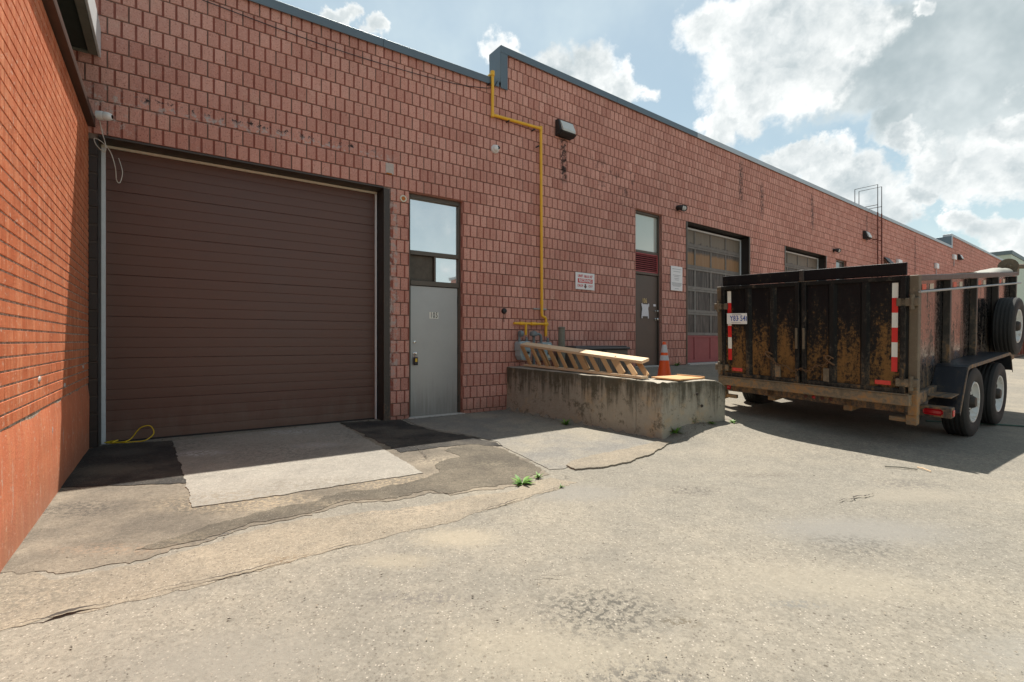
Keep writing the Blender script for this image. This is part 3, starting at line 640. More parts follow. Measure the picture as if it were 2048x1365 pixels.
# roll-up door: eight ribbed sections
gd = reveals([(-.0, 3.36, 0, 3.61)], .29, .31); gdo = gd.build('garage_door', m['dark_bronze'], wl)
nsec = 7; sh = 3.6 / nsec
prof_v = []
secme = None
for i in range(nsec):
    if secme is None:
        mb = MB(); ribs = 4; hgt = sh - .0015; pts = []
        for k in range(ribs):
            zb = hgt * k / ribs; st = hgt / ribs
            pts += [(-.002, zb + .0005), (-.006, zb + .004), (-.007, zb + st * .5), (-.0055, zb + st - .005), (-.002, zb + st - .0015)]
        for (ya, za), (yb, zb) in zip(pts, pts[1:]): mb.add([(.02, ya, za), (3.34, ya, za), (3.34, yb, zb), (.02, yb, zb)], [(0, 1, 2, 3)])
        mb.box(.02, 3.34, .001, .04, 0, hgt)
        o = mb.build('door_section', m['rollup_brown'], gdo, 0, False); secme = o.data
    else:
        o = bpy.data.objects.new('door_section', secme); C.objects.link(o); o.parent = gdo
    o.location = (0, .30, .012 + i * sh)
t = MB(); t.cbox(-.018, .022, .255, .29, 0, 3.6, .003); t.build('door_track', m['white_trim'], gdo)
t = MB(); t.cbox(3.34, 3.37, .255, .29, 0, 3.6, .003); t.build('door_track', m['white_trim'], gdo)
t = MB(); t.cbox(-.018, 3.37, .25, .285, 3.602, 3.632, .003); t.build('door_header', m['tape_cream'], gdo)
t = MB(); t.box(.02, 3.34, .285, .297, -.005, .022); t.build('bottom_seal', m['rubber'], gdo)
t = MB(); t.box(-.02, 3.39, -.004, .25, 3.635, 3.657); t.build('lintel', m['column_steel'], wl)
cs = MB(); cs.cbox(3.387, 3.484, -.012, .0, 0, 3.63, .003); cs.cbox(3.387, 3.40, .0, .25, 0, 3.63, .003); cs.cbox(3.47, 3.484, .0, .06, 0, 3.63, .003); cs.build('door_column', m['column_steel'], wl)
lc = MB()
for k in range(18): lc.cbox(-.105 + .002 * (k % 2), -.022, -.003 * (k % 3), .24, k * .2 + .012, k * .2 + .19, .006)
lc.build('jamb_blocks', m['dark_bronze'], wl)
t = MB(); t.box(-.1, -.024, .004, .23, 0, 3.6); t.build('jamb_mortar', m['column_steel'], wl)
t = MB(); t.cbox(-.075, -.018, .243, .29, 0, 3.62, .004); t.build('jamb_angle', m['frame_bronze'], wl)
# door 105 with its windows
fy = .10
fr = MB(); fr.cbox(3.812, 3.862, fy - .02, fy + .1, 0, 3.655, .004); fr.cbox(4.742, 4.783, fy - .02, fy + .1, 0, 3.655, .004)
fr.cbox(3.862, 4.742, fy - .02, fy + .1, 3.585, 3.655, .004); fr.cbox(3.862, 4.742, fy - .02, fy + .1, 2.665, 2.735, .004); fr.cbox(3.862, 4.742, fy - .03, fy + .1, 2.165, 2.245, .004); fr.cbox(4.285, 4.32, fy - .015, fy + .08, 2.245, 2.665, .004)
fo = fr.build('door_frame', m['frame_bronze'], wl)
def pane(parent, x0, x1, z0, z1, y, mat, name='window_pane'):
    b = MB(); b.box(x0, x1, y, y + .006, z0, z1); return b.build(name, m[mat], parent)
pane(fo, 3.866, 4.738, 2.739, 3.581, fy + .03, 'mirror_glass'); pane(fo, 4.324, 4.738, 2.249, 2.661, fy + .03, 'mirror_glass'); pane(fo, 3.866, 4.281, 2.249, 2.661, fy + .035, 'insect_screen', 'insect_screen')
dr = MB(); dr.cbox(3.872, 4.732, fy, fy + .045, .012, 2.158, .004); do = dr.build('door', m['grey_steel_door'], wl)
t = MB(); t.box(4.205, 4.37, fy - .004, fy - .001, 1.625, 1.735); t.build('number_plate', m['number_white'], do)
put_text('number', '105', .13, m['black_ink'], do, (4.2875, fy - .005, 1.68), (rad(90), 0, 0), .62, 1.22, .0012)
k = MB(); k.lathe([(.026, 0), (.026, .012), (.016, .016), (.016, .04), (.022, .045), (.024, .06), (.012, .07)], 14, Matrix.Translation((3.945, fy, 1.045)) @ Matrix.Rotation(rad(90), 4, 'X')); k.lathe([(.02, 0), (.02, .02), (.008, .024)], 14, Matrix.Translation((3.94, fy, 1.235)) @ Matrix.Rotation(rad(90), 4, 'X')); k.build('door_knob', m['chrome'], do, 40)
for z in (.25, 1.08, 1.95):
    h = MB(); h.tube([(4.738, fy - .012, z - .06), (4.738, fy - .012, z + .06)], .011, 8); h.build('hinge', m['dark_bronze'], do, 40)
t = MB(); t.cbox(3.79, 4.80, -.06, .16, -.05, .012, .004); t.build('threshold', m['concrete_sill'], wl)
lb = thing('lock_box', 'small black combination lock box hanging from the knob of grey door 105', 'lock box', onL(3.945, -.055, .93), ROT1)
b = MB(); b.cbox(-.034, .034, -.022, .016, -.075, .055, .008); bo = b.build('case', m['lamp_black'], lb); s = MB(); s.tube([(-.022, -.003, .05), (-.022, -.003, .085), (-.012, -.003, .105), (.012, -.003, .105), (.022, -.003, .085), (.022, -.003, .05)], .005, 6); s.build('shackle', m['chrome'], lb, 60)
y_ = MB(); y_.box(-.018, .018, -.0245, -.0225, -.02, .035); y_.build('sticker', m['lock_yellow'], lb)
# broken block repairs and a rusty conduit stub over door 105
t = MB(); t.cbox(3.42, 3.55, -.012, .02, 3.87, 4.04, .006); t.build('mortar_patch', m['patch_mortar'], wl)
t = MB(); t.cbox(3.43, 3.52, -.02, .0, 3.862, 3.885, .006); t.build('rust_patch', m['rust_orange'], wl)
g_ = thing('wall_socket', 'small round rusty wall fitting left of the mirrored window over door 105', 'wall fitting', onL(3.706, .0, 3.52), ROT1)
r_ = Matrix.Rotation(rad(90), 4, 'X'); t = MB(); t.lathe([(.055, 0), (.055, .02), (.036, .024), (.034, .012)], 18, r_); t.build('ring', m['tape_cream'], g_, 40); t = MB(); t.lathe([(.033, .0), (.033, .016), (.012, .022)], 14, r_); t.build('plug', m['rust_orange'], g_, 40)

# ------------------------------------------------------------------ taller warehouse bay
H2 = 6.58; U2 = 30.8; FZ = .66
wr = thing('warehouse_bay', 'taller red split-block warehouse bay behind the yellow gas pipe, with brown door 106', 'building', (J.x, J.y, 0), ROT2, 'bays of the red block warehouse')
L2 = 4.26
op2 = [(3.72, 4.69, FZ - .4, L2), (5.66, 8.80, FZ - .4, L2), (10.93, 14.1, FZ - .4, L2), (14.94, 15.91, FZ - .4, L2)]
wall_core(0, U2, -.3, H2 - .06, op2).build('wall', m['block_mortar'], wr, 0, False)
for q in (0, 3): reveals([op2[q]], .0, .3).build('door_reveal', m['split_block'], wr, 0, False)
for q in (1, 2): reveals([op2[q]], .0, .34).build('garage_reveal', m['dark_bronze'], wr, 0, False)
lay_blocks(wr, J, T2, 0, U2, -.1, H2 - .07, [(a, b, c - 1, d) for a, b, c, d in op2], .09, lead=lambda k: .07 + (.2 if k % 2 else 0) + math.ceil((5.58 - .07 - (.2 if k % 2 else 0)) / .4) * .4 - 5.58)
bd = MB(); bd.box(.0, U2, .36, 12, -.3, 6.2); bd.box(0, U2, .03, .355, L2 + .005, 6.2); bd.box(0, U2, .03, .3, 6.205, H2 - .08)
xs_ = [0.03] + [v for o in op2 for v in o[:2]] + [U2]
for a, b in zip(xs_[::2], xs_[1::2]): bd.box(a + .005, b - .005, .03, .355, -.3, L2)
bd.build('body', m['roof_membrane'], wr)
x = 0.0; i = 0
while x < U2 - .01:
    e = min(x + 3.05, U2); c = MB()
    c.cbox(x + .002 - (.05 if i == 0 else 0), e - .002, -.045, -.03, H2 - .13, H2, .003); c.cbox(x + .002 - (.05 if i == 0 else 0), e - .002, -.03, .34, H2 - .012, H2 + .003, .003)
    c.build('coping', m['coping_metal' if x < 6 else 'coping_pale'], wr); x = e; i += 1
st = MB(); st.cbox(-.052, -.03, -.028, .33, H1 - .02, H2 - .012, .003); st.cbox(-.05, .10, -.05, -.03, H1 - .135, H2 - .135, .003); st.cbox(-.05, -.03, -.05, .34, H2 - .13, H2, .003); st.build('step_flashing', m['coping_metal'], wr)
# door 106
fr = MB(); f2 = .1
fr.cbox(3.722, 3.765, f2 - .03, f2 + .08, FZ, L2 - .004, .004); fr.cbox(4.645, 4.688, f2 - .03, f2 + .08, FZ, L2 - .004, .004); fr.cbox(3.765, 4.645, f2 - .03, f2 + .08, L2 - .06, L2 - .004, .004); fr.cbox(3.765, 4.645, f2 - .02, f2 + .08, 3.30, 3.36, .004); fr.cbox(3.765, 4.645, f2 - .03, f2 + .08, 2.80, 2.855, .004)
fo = fr.build('door_frame', m['frame_bronze'], wr); pane(fo, 3.768, 4.642, 3.364, L2 - .064, f2 + .02, 'curtain_glass')
lv = MB(); lv.cbox(3.768, 4.642, f2 - .02, f2 + .02, 2.857, 2.885, .003); lv.cbox(3.768, 4.642, f2 - .02, f2 + .02, 3.272, 3.297, .003); lv.cbox(3.768, 3.795, f2 - .02, f2 + .02, 2.887, 3.27, .003); lv.cbox(4.615, 4.642, f2 - .02, f2 + .02, 2.887, 3.27, .003); lo_ = lv.build('louvre', m['red_louvre'], wr)
t = MB(); t.box(3.796, 4.614, f2 + .03, f2 + .04, 2.887, 3.27); t.build('louvre_back', m['dark_void'], lo_)
for i in range(8):
    s = MB(); z = 2.905 + i * .047; s.add([(3.797, f2 - .018, z), (4.613, f2 - .018, z), (4.613, f2 + .022, z + .03), (3.797, f2 + .022, z + .03), (3.797, f2 - .018, z + .006), (4.613, f2 - .018, z + .006), (4.613, f2 + .022, z + .036), (3.797, f2 + .022, z + .036)], [(0,3,2,1),(4,5,6,7),(0,1,5,4),(1,2,6,5),(2,3,7,6),(3,0,4,7)]); s.build('louvre_slat', m['red_louvre'], lo_)
dr = MB(); dr.cbox(3.772, 4.638, f2, f2 + .045, FZ + .012, 2.79, .004); do = dr.build('door', m['brown_steel_door'], wr)
put_text('number', '106', .15, m['number_gold'], do, (4.16, f2 - .004, 2.19), (rad(90), 0, 0), .7, 1.1, .003)
for z, r in ((1.96, .022), (1.77, .03)):
    k = MB(); k.lathe([(r, 0), (r, .012), (r * .6, .016), (r * .6, .045), (r * .9, .05), (r * .9, .07), (.006, .08)], 14, Matrix.Translation((4.57, f2, z)) @ Matrix.Rotation(rad(90), 4, 'X')); k.build('door_knob', m['chrome'], do, 40)
t = MB(); t.cbox(3.7, 4.71, -.1, .16, FZ - .1, FZ + .012, .004); t.build('threshold', m['concrete_sill'], wr)
nt_ = thing('paper_notice', 'torn white paper notice taped on brown door 106', 'notice', onR(4.17, -.09, 1.97), ROT2)
t = MB(); n_ = 8
for i in range(n_ + 1):
    for k_ in range(n_ + 1):
        xx = (i / n_ - .5) * (.24 + .02 * math.sin(k_)); zz = (k_ / n_ - .5) * .28; t.v.append((xx, -.004 - .004 * abs(math.sin(i * 1.7 + k_)), zz))
for k_ in range(n_):
    for i in range(n_): t.f.append((i * (n_+1) + k_, (i+1) * (n_+1) + k_, (i+1) * (n_+1) + k_ + 1, i * (n_+1) + k_ + 1))
t.build('sheet', m['paper'], nt_)
for sx, sz in ((-.12, -.15), (.11, -.15), (-.12, .13), (.12, .13)):
    t = MB(); t.box(sx - .018, sx + .018, -.0115, -.0085, sz - .04, sz + .03); t.build('tape', m['paper'], nt_)
t = tag(MB().box(-.045, .045, -.006, 0, -.025, .025).build('door_label', m['paper']), 'tiny white label above the knobs of brown door 106', 'label'); t.location = onR(4.53, -.098, 2.1); t.rotation_euler = (0, 0, ROT2)
# sectional doors with glazed rows
def old_garage(u0, u1, cols, name='garage_door'):
    y = .30; fr = MB(); fr.cbox(u0 + .002, u0 + .06, -.012, .29, FZ, L2 - .004, .005); g = fr.build(name, m['frame_bronze'], wr)
    t = MB(); t.cbox(u1 - .05, u1 - .002, -.012, .02, FZ, L2 - .004, .004); t.build('jamb_trim', m['frame_bronze'], g)
    t = MB(); t.cbox(u0 + .06, u1 - .02, .25, .285, L2 - .09, L2 - .05, .003); t.cbox(u1 - .06, u1 - .02, .25, .285, FZ, L2 - .09, .003); t.build('door_track', m['white_trim'], g)
    rows = [FZ + .02, 1.40, 2.0, 2.62, 3.18, 3.74, L2 - .05]; w = (u1 - u0 - .12) / cols
    for r in range(6):
        za, zb = rows[r], rows[r+1]; red = r == 0
        f = MB(); f.box(u0 + .06, u1 - .06, y - .03, y + .0, za + .003, za + .075); f.box(u0 + .06, u1 - .06, y - .03, y, zb - .055, zb - .003)
        for c_ in range(cols + 1):
            xx = u0 + .06 + c_ * w; f.box(max(u0 + .06, xx - .03), min(u1 - .06, xx + .03), y - .028, y, za + .075, zb - .055)
        so = f.build('door_section', m['red_panel' if red else ('old_grey_wood_pale' if r in (1, 2, 3) else 'old_grey_wood')], g)
        for c_ in range(cols):
            xx = u0 + .06 + c_ * w; pane(so, xx + .03, xx + w - .03, za + .075, zb - .055, y - .012, 'red_panel' if red else 'weathered_pane', 'panel' if red else 'window_pane')
    t = MB(); t.cbox(u0, u1, -.12, .3, FZ - .1, FZ + .018, .006); t.build('threshold', m['concrete_sill'], wr)
old_garage(5.66, 8.80, 4); old_garage(10.93, 14.1, 4)
fr = MB(); fr.cbox(14.942, 14.985, f2 - .03, f2 + .08, FZ, L2 - .004, .004); fr.cbox(15.865, 15.908, f2 - .03, f2 + .08, FZ, L2 - .004, .004); fr.cbox(14.985, 15.865, f2 - .03, f2 + .08, L2 - .06, L2 - .004, .004); fr.cbox(14.985, 15.865, f2 - .02, f2 + .08, 3.30, 3.36, .004); fo = fr.build('door_frame', m['frame_bronze'], wr)
pane(fo, 14.988, 15.862, 3.364, L2 - .064, f2 + .02, 'dull_glass'); t = MB(); t.cbox(14.988, 15.862, f2, f2 + .04, FZ, 3.297, .004); t.build('door', m['brown_steel_door'], wr)

# third bay, far end
H3 = 7.25; U3 = 19.5
P3 = J + T2 * U2
w3 = thing('warehouse_bay', 'farthest and tallest red split-block warehouse bay at the right end of the row', 'building', (P3.x, P3.y, 0), ROT2, 'bays of the red block warehouse')
wall_core(0, U3, 0, H3 - .06, []).build('wall', m['block_mortar'], w3, 0, False)
lay_blocks(w3, P3, T2, 0, U3, 2.4, H3 - .07, [], .09, parts=True, limit=40)
bd = MB(); bd.box(.01, U3, .03, 12, 0, 6.8); bd.box(0.01, U3, .03, .3, 6.805, H3 - .08); bd.build('body', m['roof_membrane'], w3)
for i in range(7):
    c = MB(); c.cbox(i * 2.786 + .002 - (.05 if i == 0 else 0), (i + 1) * 2.786 - .002, -.045, .34, H3 - .13, H3, .003); c.build('coping', m['coping_pale'], w3)
st = MB(); st.cbox(-.052, -.03, -.028, 1.6, H2 - .02, H3 - .135, .003); st.build('step_flashing', m['coping_metal'], w3); st = MB(); st.cbox(-.05, .10, -.05, -.03, H2 - .135, H3 - .135, .003); st.build('step_trim', m['coping_pale'], w3)
st = MB(); st.cbox(-2.6, -.06, 2.2, 4.4, 5.9, H3 - .1, .01); st.build('roof_hatch', m['coping_metal'], w3)
for xx in (19.5 - .75,):
    t = MB(); t.cbox(xx - .5, xx + .1, -.03, .02, 4.3, 5.3, .004); t.build('window', m['dark_bronze'], w3)

# pale building beyond
fb_ = thing('far_building', 'pale green-grey metal-clad building beyond the end of the warehouse row', 'building', (61.9, 60, 0), ROT2)
t = MB(); t.box(0, 30, 0, 14, 0, 12.0); t.build('wall', m['pale_cladding'], fb_); t = MB(); t.cbox(-.1, 30.1, -.1, 14.1, 12.0, 12.5, .02); t.build('coping', m['pale_cladding_trim'], fb_)

# ------------------------------------------------------------------ left painted brick building
QD = Vector((.581, -.814)); CORN = A + T1 * -.102
ROTQ = math.atan2(QD.y, QD.x)   # local x runs out from the corner, local y faces the yard
bl = thing('painted_brick_building', 'orange painted brick building at the left edge with concrete plinth and dark fascia', 'building', (CORN.x, CORN.y, 0), ROTQ)
ZP, ZT, QL = .76, 3.73, 6.9
t = MB(); t.box(-.02, QL, -.35, -.0055, -.3, ZT); t.build('wall', m['orange_mortar'], bl)
t = MB(); t.box(QL + .002, QL + .012, -.35, .0, -.3, ZT); t.build('end_wall', m['orange_plinth'], bl)
pl = MB(); nq = 54; nz_ = 7
for i in range(nq + 1):
    for k_ in range(nz_ + 1):
        q = QL * i / nq; z = -.3 + (ZP + .3 - .006 - .012 * max(0, noise.noise(Vector((q * 6, 1, 2))))) * k_ / nz_; pl.v.append((q, .006 + .004 * noise.noise(Vector((q * 3, z * 3, 0))) - (.012 if k_ == nz_ else 0), z))
for i in range(nq):
    for k_ in range(nz_): a = i * (nz_ + 1) + k_; b = a + nz_ + 1; pl.f.append((a, b, b + 1, a + 1))
pl.build('plinth', m['orange_plinth'], bl, 50, True)
bricks = []; row = 0; z = ZP + .004
while z < ZT - .02:
    off = (row % 2) * .105; i = -1
    while off + i * .21 < QL:
        a = max(0.0, off + i * .21); b = min(QL, off + i * .21 + .2072)
        if b - a > .02: bricks.append((round(a, 3), round(b - a, 3), round(z, 3), .069 if z + .069 < ZT else ZT - z))
        i += 1
    z += .08; row += 1
def brick_geo(w, h, sd):
    rnd = random.Random(sd); j = lambda: rnd.uniform(-.0008, .0008); c = .002; e = .0004
    return [(0, -.008, 0), (w, -.008, 0), (w, -.008, h), (0, -.008, h), (e, j(), c + 2 * abs(j())), (w - e, j(), c + 2 * abs(j())), (w - e, j(), h - c), (e, j(), h - c)], [(4,5,6,7),(0,1,5,4),(1,2,6,5),(2,3,7,6),(3,0,4,7)]
sc_b = []
for br in bricks:
    q = br[0] + br[1] / 2; p = CORN + QD * q; pr = project(Vector((p.x, p.y, br[2])))
    sc_b.append((br[1] / max(.3, p.y) ** 3 if pr and pr[0] > -60 and pr[1] > -60 else 0, br))
sc_b.sort(key=lambda t_: -t_[0]); bst = MB(); bc = {}
for i, (s_, (a, w, z, h)) in enumerate(sc_b):
    sd = random.randrange(8); key = (w, round(h, 3), sd)
    if i < 300 and s_ > 0:
        if key not in bc:
            me = bpy.data.meshes.new('brick'); v, f = brick_geo(w, h, sd); me.from_pydata(v, [], [q[::-1] for q in f]); me.update(); me.materials.append(m['orange_brick']); bc[key] = me
        o = bpy.data.objects.new('brick', bc[key]); C.objects.link(o); o.parent = bl; o.location = (a, 0, z)
    else:
        v, f = brick_geo(w, h, sd); bst.add([(x + a, y, zz + z) for x, y, zz in v], [q[::-1] for q in f])
kind(bst.build('brickwork', m['orange_brick'], bl, 0, False), 'stuff')
t = MB(); t.cbox(-.0, QL, -.05, .062, ZT + .005, ZT + .03, .003); t.cbox(-.0, QL, .047, .062, ZT + .03, ZT + .085, .003); t.build('fascia', m['fascia_brown'], bl)
t = MB(); t.box(.0, QL, -.9, .045, ZT + .035, ZT + .05); t.build('ledge', m['roof_membrane'], bl)
t = MB(); t.box(.15, QL, -6, -.9, -.3, 4.5); t.build('upper_wall', m['soffit'], bl)
t = MB(); t.box(.02, QL, -1.6, .0, 4.60, 4.64); t.build('soffit', m['soffit'], bl)
t = MB(); t.cbox(.0, QL, .0, .085, 4.57, 4.70, .006); t.cbox(.0, .02, -1.6, .0, 4.57, 4.70, .004); t.build('soffit_edge', m['soffit_edge'], bl)
t = MB(); t.cbox(.0, QL, .086, .11, 4.56, 4.90, .004); t.build('eave_trim', m['white_trim'], bl)
t = MB(); t.box(.0, QL, -6, .085, 4.705, 4.88); t.build('roof', m['roof_membrane'], bl)
for q, z in ((2.66, .98), (1.62, .86), (.45, .97), (2.2, .55), (.2, .2)): 
    t = MB(); t.lathe([(.035, 0), (.03, .012), (.012, .018)], 8, Matrix.Translation((q, 0, z)) @ Matrix.Rotation(q * 3, 4, 'Y') @ Matrix.Diagonal((.6, .4, 1.2, 1)) @ Matrix.Rotation(rad(-90), 4, 'X')); t.build('mortar_dab', m['patch_mortar'], bl)
cm = thing('security_camera', 'white bullet security camera under the dark fascia in the left corner', 'camera', onL(-.01, .14, 3.83), ROT1 - .3, 'security cameras')
b = MB(); b.lathe([(.05, 0), (.052, .05), (.05, .06)], 18, Matrix.Rotation(rad(90), 4, 'Y')); b.build('base', m['camera_white'], cm, 40)
b = MB(); b.lathe([(.046, .06), (.05, .085), (.046, .115), (.034, .14), (.02, .145)], 18, Matrix.Rotation(rad(90), 4, 'Y')); bo = b.build('head', m['camera_white'], cm, 50)
b = MB(); b.lathe([(.022, .142), (.02, .15), (.004, .153)], 14, Matrix.Rotation(rad(90), 4, 'Y')); b.build('lens', m['glass_black'], bo, 50)
def curve_pts(P, n=8):
    P = [Vector(p) for p in P]; out = []
    for i in range(len(P) - 1):
        p0, p1, p2, p3 = P[max(0, i-1)], P[i], P[i+1], P[min(len(P)-1, i+2)]
        for k in range(n):
            t_ = k / n; out.append(.5 * (2*p1 + (p2-p0)*t_ + (2*p0-5*p1+4*p2-p3)*t_**2 + (3*p1-p0-3*p2+p3)*t_**3))
    return out + [P[-1]]
w_ = MB(); w_.tube(curve_pts([onL(.01, .12, 3.78), onL(.03, .1, 3.66), onL(.06, .1, 3.52), onL(.05, .09, 3.44), onL(-.02, .09, 3.5), onL(-.04, .08, 3.58), onL(.03, .08, 3.55), onL(.1, .05, 3.46), onL(.14, .02, 3.3), onL(.15, .0, 3.16), onL(.18, -.02, 3.14), onL(.2, -.05, 3.28), onL(.16, -.1, 3.45)]), .005, 6)
tag(w_.build('camera_cable', m['white_cable'], None, 60), 'thin pale looped cable dangling from the corner camera over the roll-up door', 'cable')
w_ = MB(); w_.tube(curve_pts([onL(.02, -.2, .03), onL(.1, -.15, .02), onL(.3, -.1, .02), onL(.42, -.08, .03), onL(.5, -.12, .1), onL(.46, -.16, .19), onL(.36, -.17, .17), onL(.28, -.15, .06), onL(.22, -.12, .03), onL(.1, -.12, .03), onL(.15, -.15, .05), onL(.04, -.19, .03)]), .007, 6)
tag(w_.build('yellow_rope', m['yellow_cord'], None, 60), 'looped yellow rope on the ground at the foot of the roll-up door', 'rope')
w_ = MB(); w_.tube(curve_pts([onL(1.0, .02, 5.62), onL(2.4, .02, 5.55), onL(3.6, .02, 5.56), onL(4.6, .02, 5.62), onL(5.2, .02, 5.72), onL(5.38, .04, 5.78), onL(5.45, .06, 5.9)], 6), .0055, 6)
tag(w_.build('roof_cable', m['lamp_black'], None, 60), 'sagging dark cable strung along the wall just below the lower parapet', 'cable')

# ------------------------------------------------------------------ gas pipe and meters
gpipe = thing('gas_pipe', 'yellow gas pipe running down the wall from the parapet step to the meters', 'pipe', onR(.9, .06, 1.2), 0)
base = Vector(gpipe.location)
def rel(p): return p - base
OFF = .07
def elbowed(P, r=.05):
    P = [Vector(p) for p in P]; out = [P[0]]
    for a, b, c in zip(P, P[1:], P[2:]):
        d1 = (a - b).normalized(); d2 = (c - b).normalized(); s0 = b + d1 * r; s1 = b + d2 * r
        for k in range(5): t_ = k / 4; out.append((1-t_)**2 * s0 + 2*t_*(1-t_) * b + t_**2 * s1)
    return out + [P[-1]]
t = MB(); t.tube([rel(p) for p in elbowed([onL(5.341, -.25, 6.0), onL(5.341, OFF, 6.0), onL(5.341, OFF, 5.26), onR(.864, OFF, 5.30), onR(.889, OFF, 1.72), onR(.99, OFF, 1.70), onR(.99, OFF, 1.34)])], .028, 12); t.build('riser', m['yellow_paint'], gpipe, 50)
t = MB(); t.tube([rel(p) for p in (onR(.22, OFF, 1.575), onR(.985, OFF, 1.575))], .024, 10); t.tube([rel(p) for p in (onR(.5, OFF, 1.575), onR(.5, OFF, 1.36))], .024, 10); t.build('branch', m['yellow_paint'], gpipe, 50)
for P0_, P1_, r_ in [(onR(.36, OFF, 1.575), onR(.44, OFF, 1.575), .034), (onR(.62, OFF, 1.575), onR(.74, OFF, 1.575), .034), (onR(.94, OFF, 1.575), onR(1.03, OFF, 1.575), .034), (onR(.885, OFF, 1.95), onR(.885, OFF, 2.02), .034), (onL(5.341, OFF, 5.95), onL(5.341, OFF, 6.03), .04), (onL(5.341, OFF, 5.22), onL(5.341, OFF, 5.30), .034), (onR(.864, OFF, 5.25), onR(.864, OFF, 5.34), .034)]:
    t = MB(); t.tube([rel(P0_), rel(P1_)], r_, 10); t.build('fitting', m['yellow_paint'], gpipe, 50)
for c in (onR(.1, .0, 5.24), onR(.7, .0, 5.24), onR(.8, .0, 4.95), onL(5.28, .0, 5.8)):
    t = MB(); dd = Vector((N2.x, N2.y, 0)); t.tube([rel(c), rel(c + dd * .09)], .014, 6); t.build('bracket', m['meter_dark'], gpipe)
t = MB(); t.tube([rel(onR(.72, .02, 1.86)), rel(onR(1.04, .02, 1.86))], .018, 6); t.build('strut', m['galvanised'], gpipe)
def meter(name, label, u, d, z, s=1.):
    g = thing(name, label, 'gas meter', onR(u, d, z), ROT2, 'gas meters by the wall')
    prof = [(-.13, .30), (-.13, .20), (-.118, .17), (-.118, .08), (-.07, .0), (.07, .0), (.118, .08), (.118, .17), (.13, .20), (.13, .30), (.10, .345), (-.10, .345)]
    bm_ = MB(); bm_.prism([(x * s, zz * s) for x, zz in prof], -.09 * s, .09 * s, 'y'); o = bm_.build('case', m['meter_grey'], g)
    bv = o.modifiers.new('bevel', 'BEVEL'); bv.width = .018; bv.segments = 2; bv.limit_method = 'ANGLE'; bv.angle_limit = rad(20)
    q = MB(); q.cbox(-.134 * s, .134 * s, -.1 * s, .1 * s, .182 * s, .196 * s, .003); q.build('seam', m['meter_grey'], g)
    q = MB(); q.cbox(.0, .07, -.103 * s, -.09 * s, .24 * s, .31 * s, .004); q.build('index', m['plate_white'], g); q = MB(); q.box(.0, .08, -.1 * s, -.09 * s, .12, .16); q.build('badge', m['meter_dark'], g); q = MB(); q.box(.0, .08, -.1 * s, -.09 * s, .03 + .02, .10); q.build('sticker', m['tape_cream'], g)
    for sx in (-.085, .085):
        q = MB(); q.tube([(sx * s, 0, .34 * s), (sx * s, 0, .43 * s)], .022, 10); q.tube([(sx * s, 0, .355 * s), (sx * s, 0, .385 * s)], .032, 8); q.build('connector', m['meter_pipe'], g, 50)
    return g
g1 = meter('gas_meter', 'nearer pale blue-grey gas meter on the wall left of the wooden frame', .36, .16, .90)
q = MB(); q.tube([(-.085, 0, .43), (-.085, 0, .47), (-.02, 0, .49), (.02, .05, .49)], .026, 10); q.build('inlet_pipe', m['meter_pipe'], g1, 50); q = MB(); q.lathe([(.02, -.05), (.055, -.035), (.06, 0), (.055, .03), (.02, .05)], 14, Matrix.Translation((-.06, -.02, .485)) @ Matrix.Rotation(rad(90), 4, 'Y')); q.build('regulator', m['meter_pipe'], g1, 50)
g2 = meter('gas_meter', 'second pale blue-grey gas meter partly hidden behind the leaning wooden frame', .86, .18, .88)
q = MB(); q.tube([(-.085, 0, .4), (-.085, -.0, .47), (-.14, 0, .5), (-.26, 0, .5)], .024, 10); q.tube([(-.26, 0, .52), (-.26, 0, -.25)], .026, 10); q.build('inlet_pipe', m['meter_pipe'], g2, 50); q = MB(); q.lathe([(.02, -.05), (.075, -.03), (.08, 0), (.07, .04), (.02, .06)], 16, Matrix.Translation((-.28, -.02, .5))); q.build('regulator', m['meter_pipe'], g2, 50)
v = thing('vent_cap', 'small round black vent on the block wall above the gas meters', 'vent', onR(.04, 0, 1.795), ROT2); t = MB(); t.lathe([(.05, 0), (.055, .02), (.04, .05), (.01, .055)], 14, Matrix.Rotation(rad(90), 4, 'X')); t.build('cap', m['lamp_black'], v, 40); t = MB(); t.tube([(0, -.012, -.03), (0, -.012, -.2)], .006, 6); t.build('wire', m['lamp_black'], v)

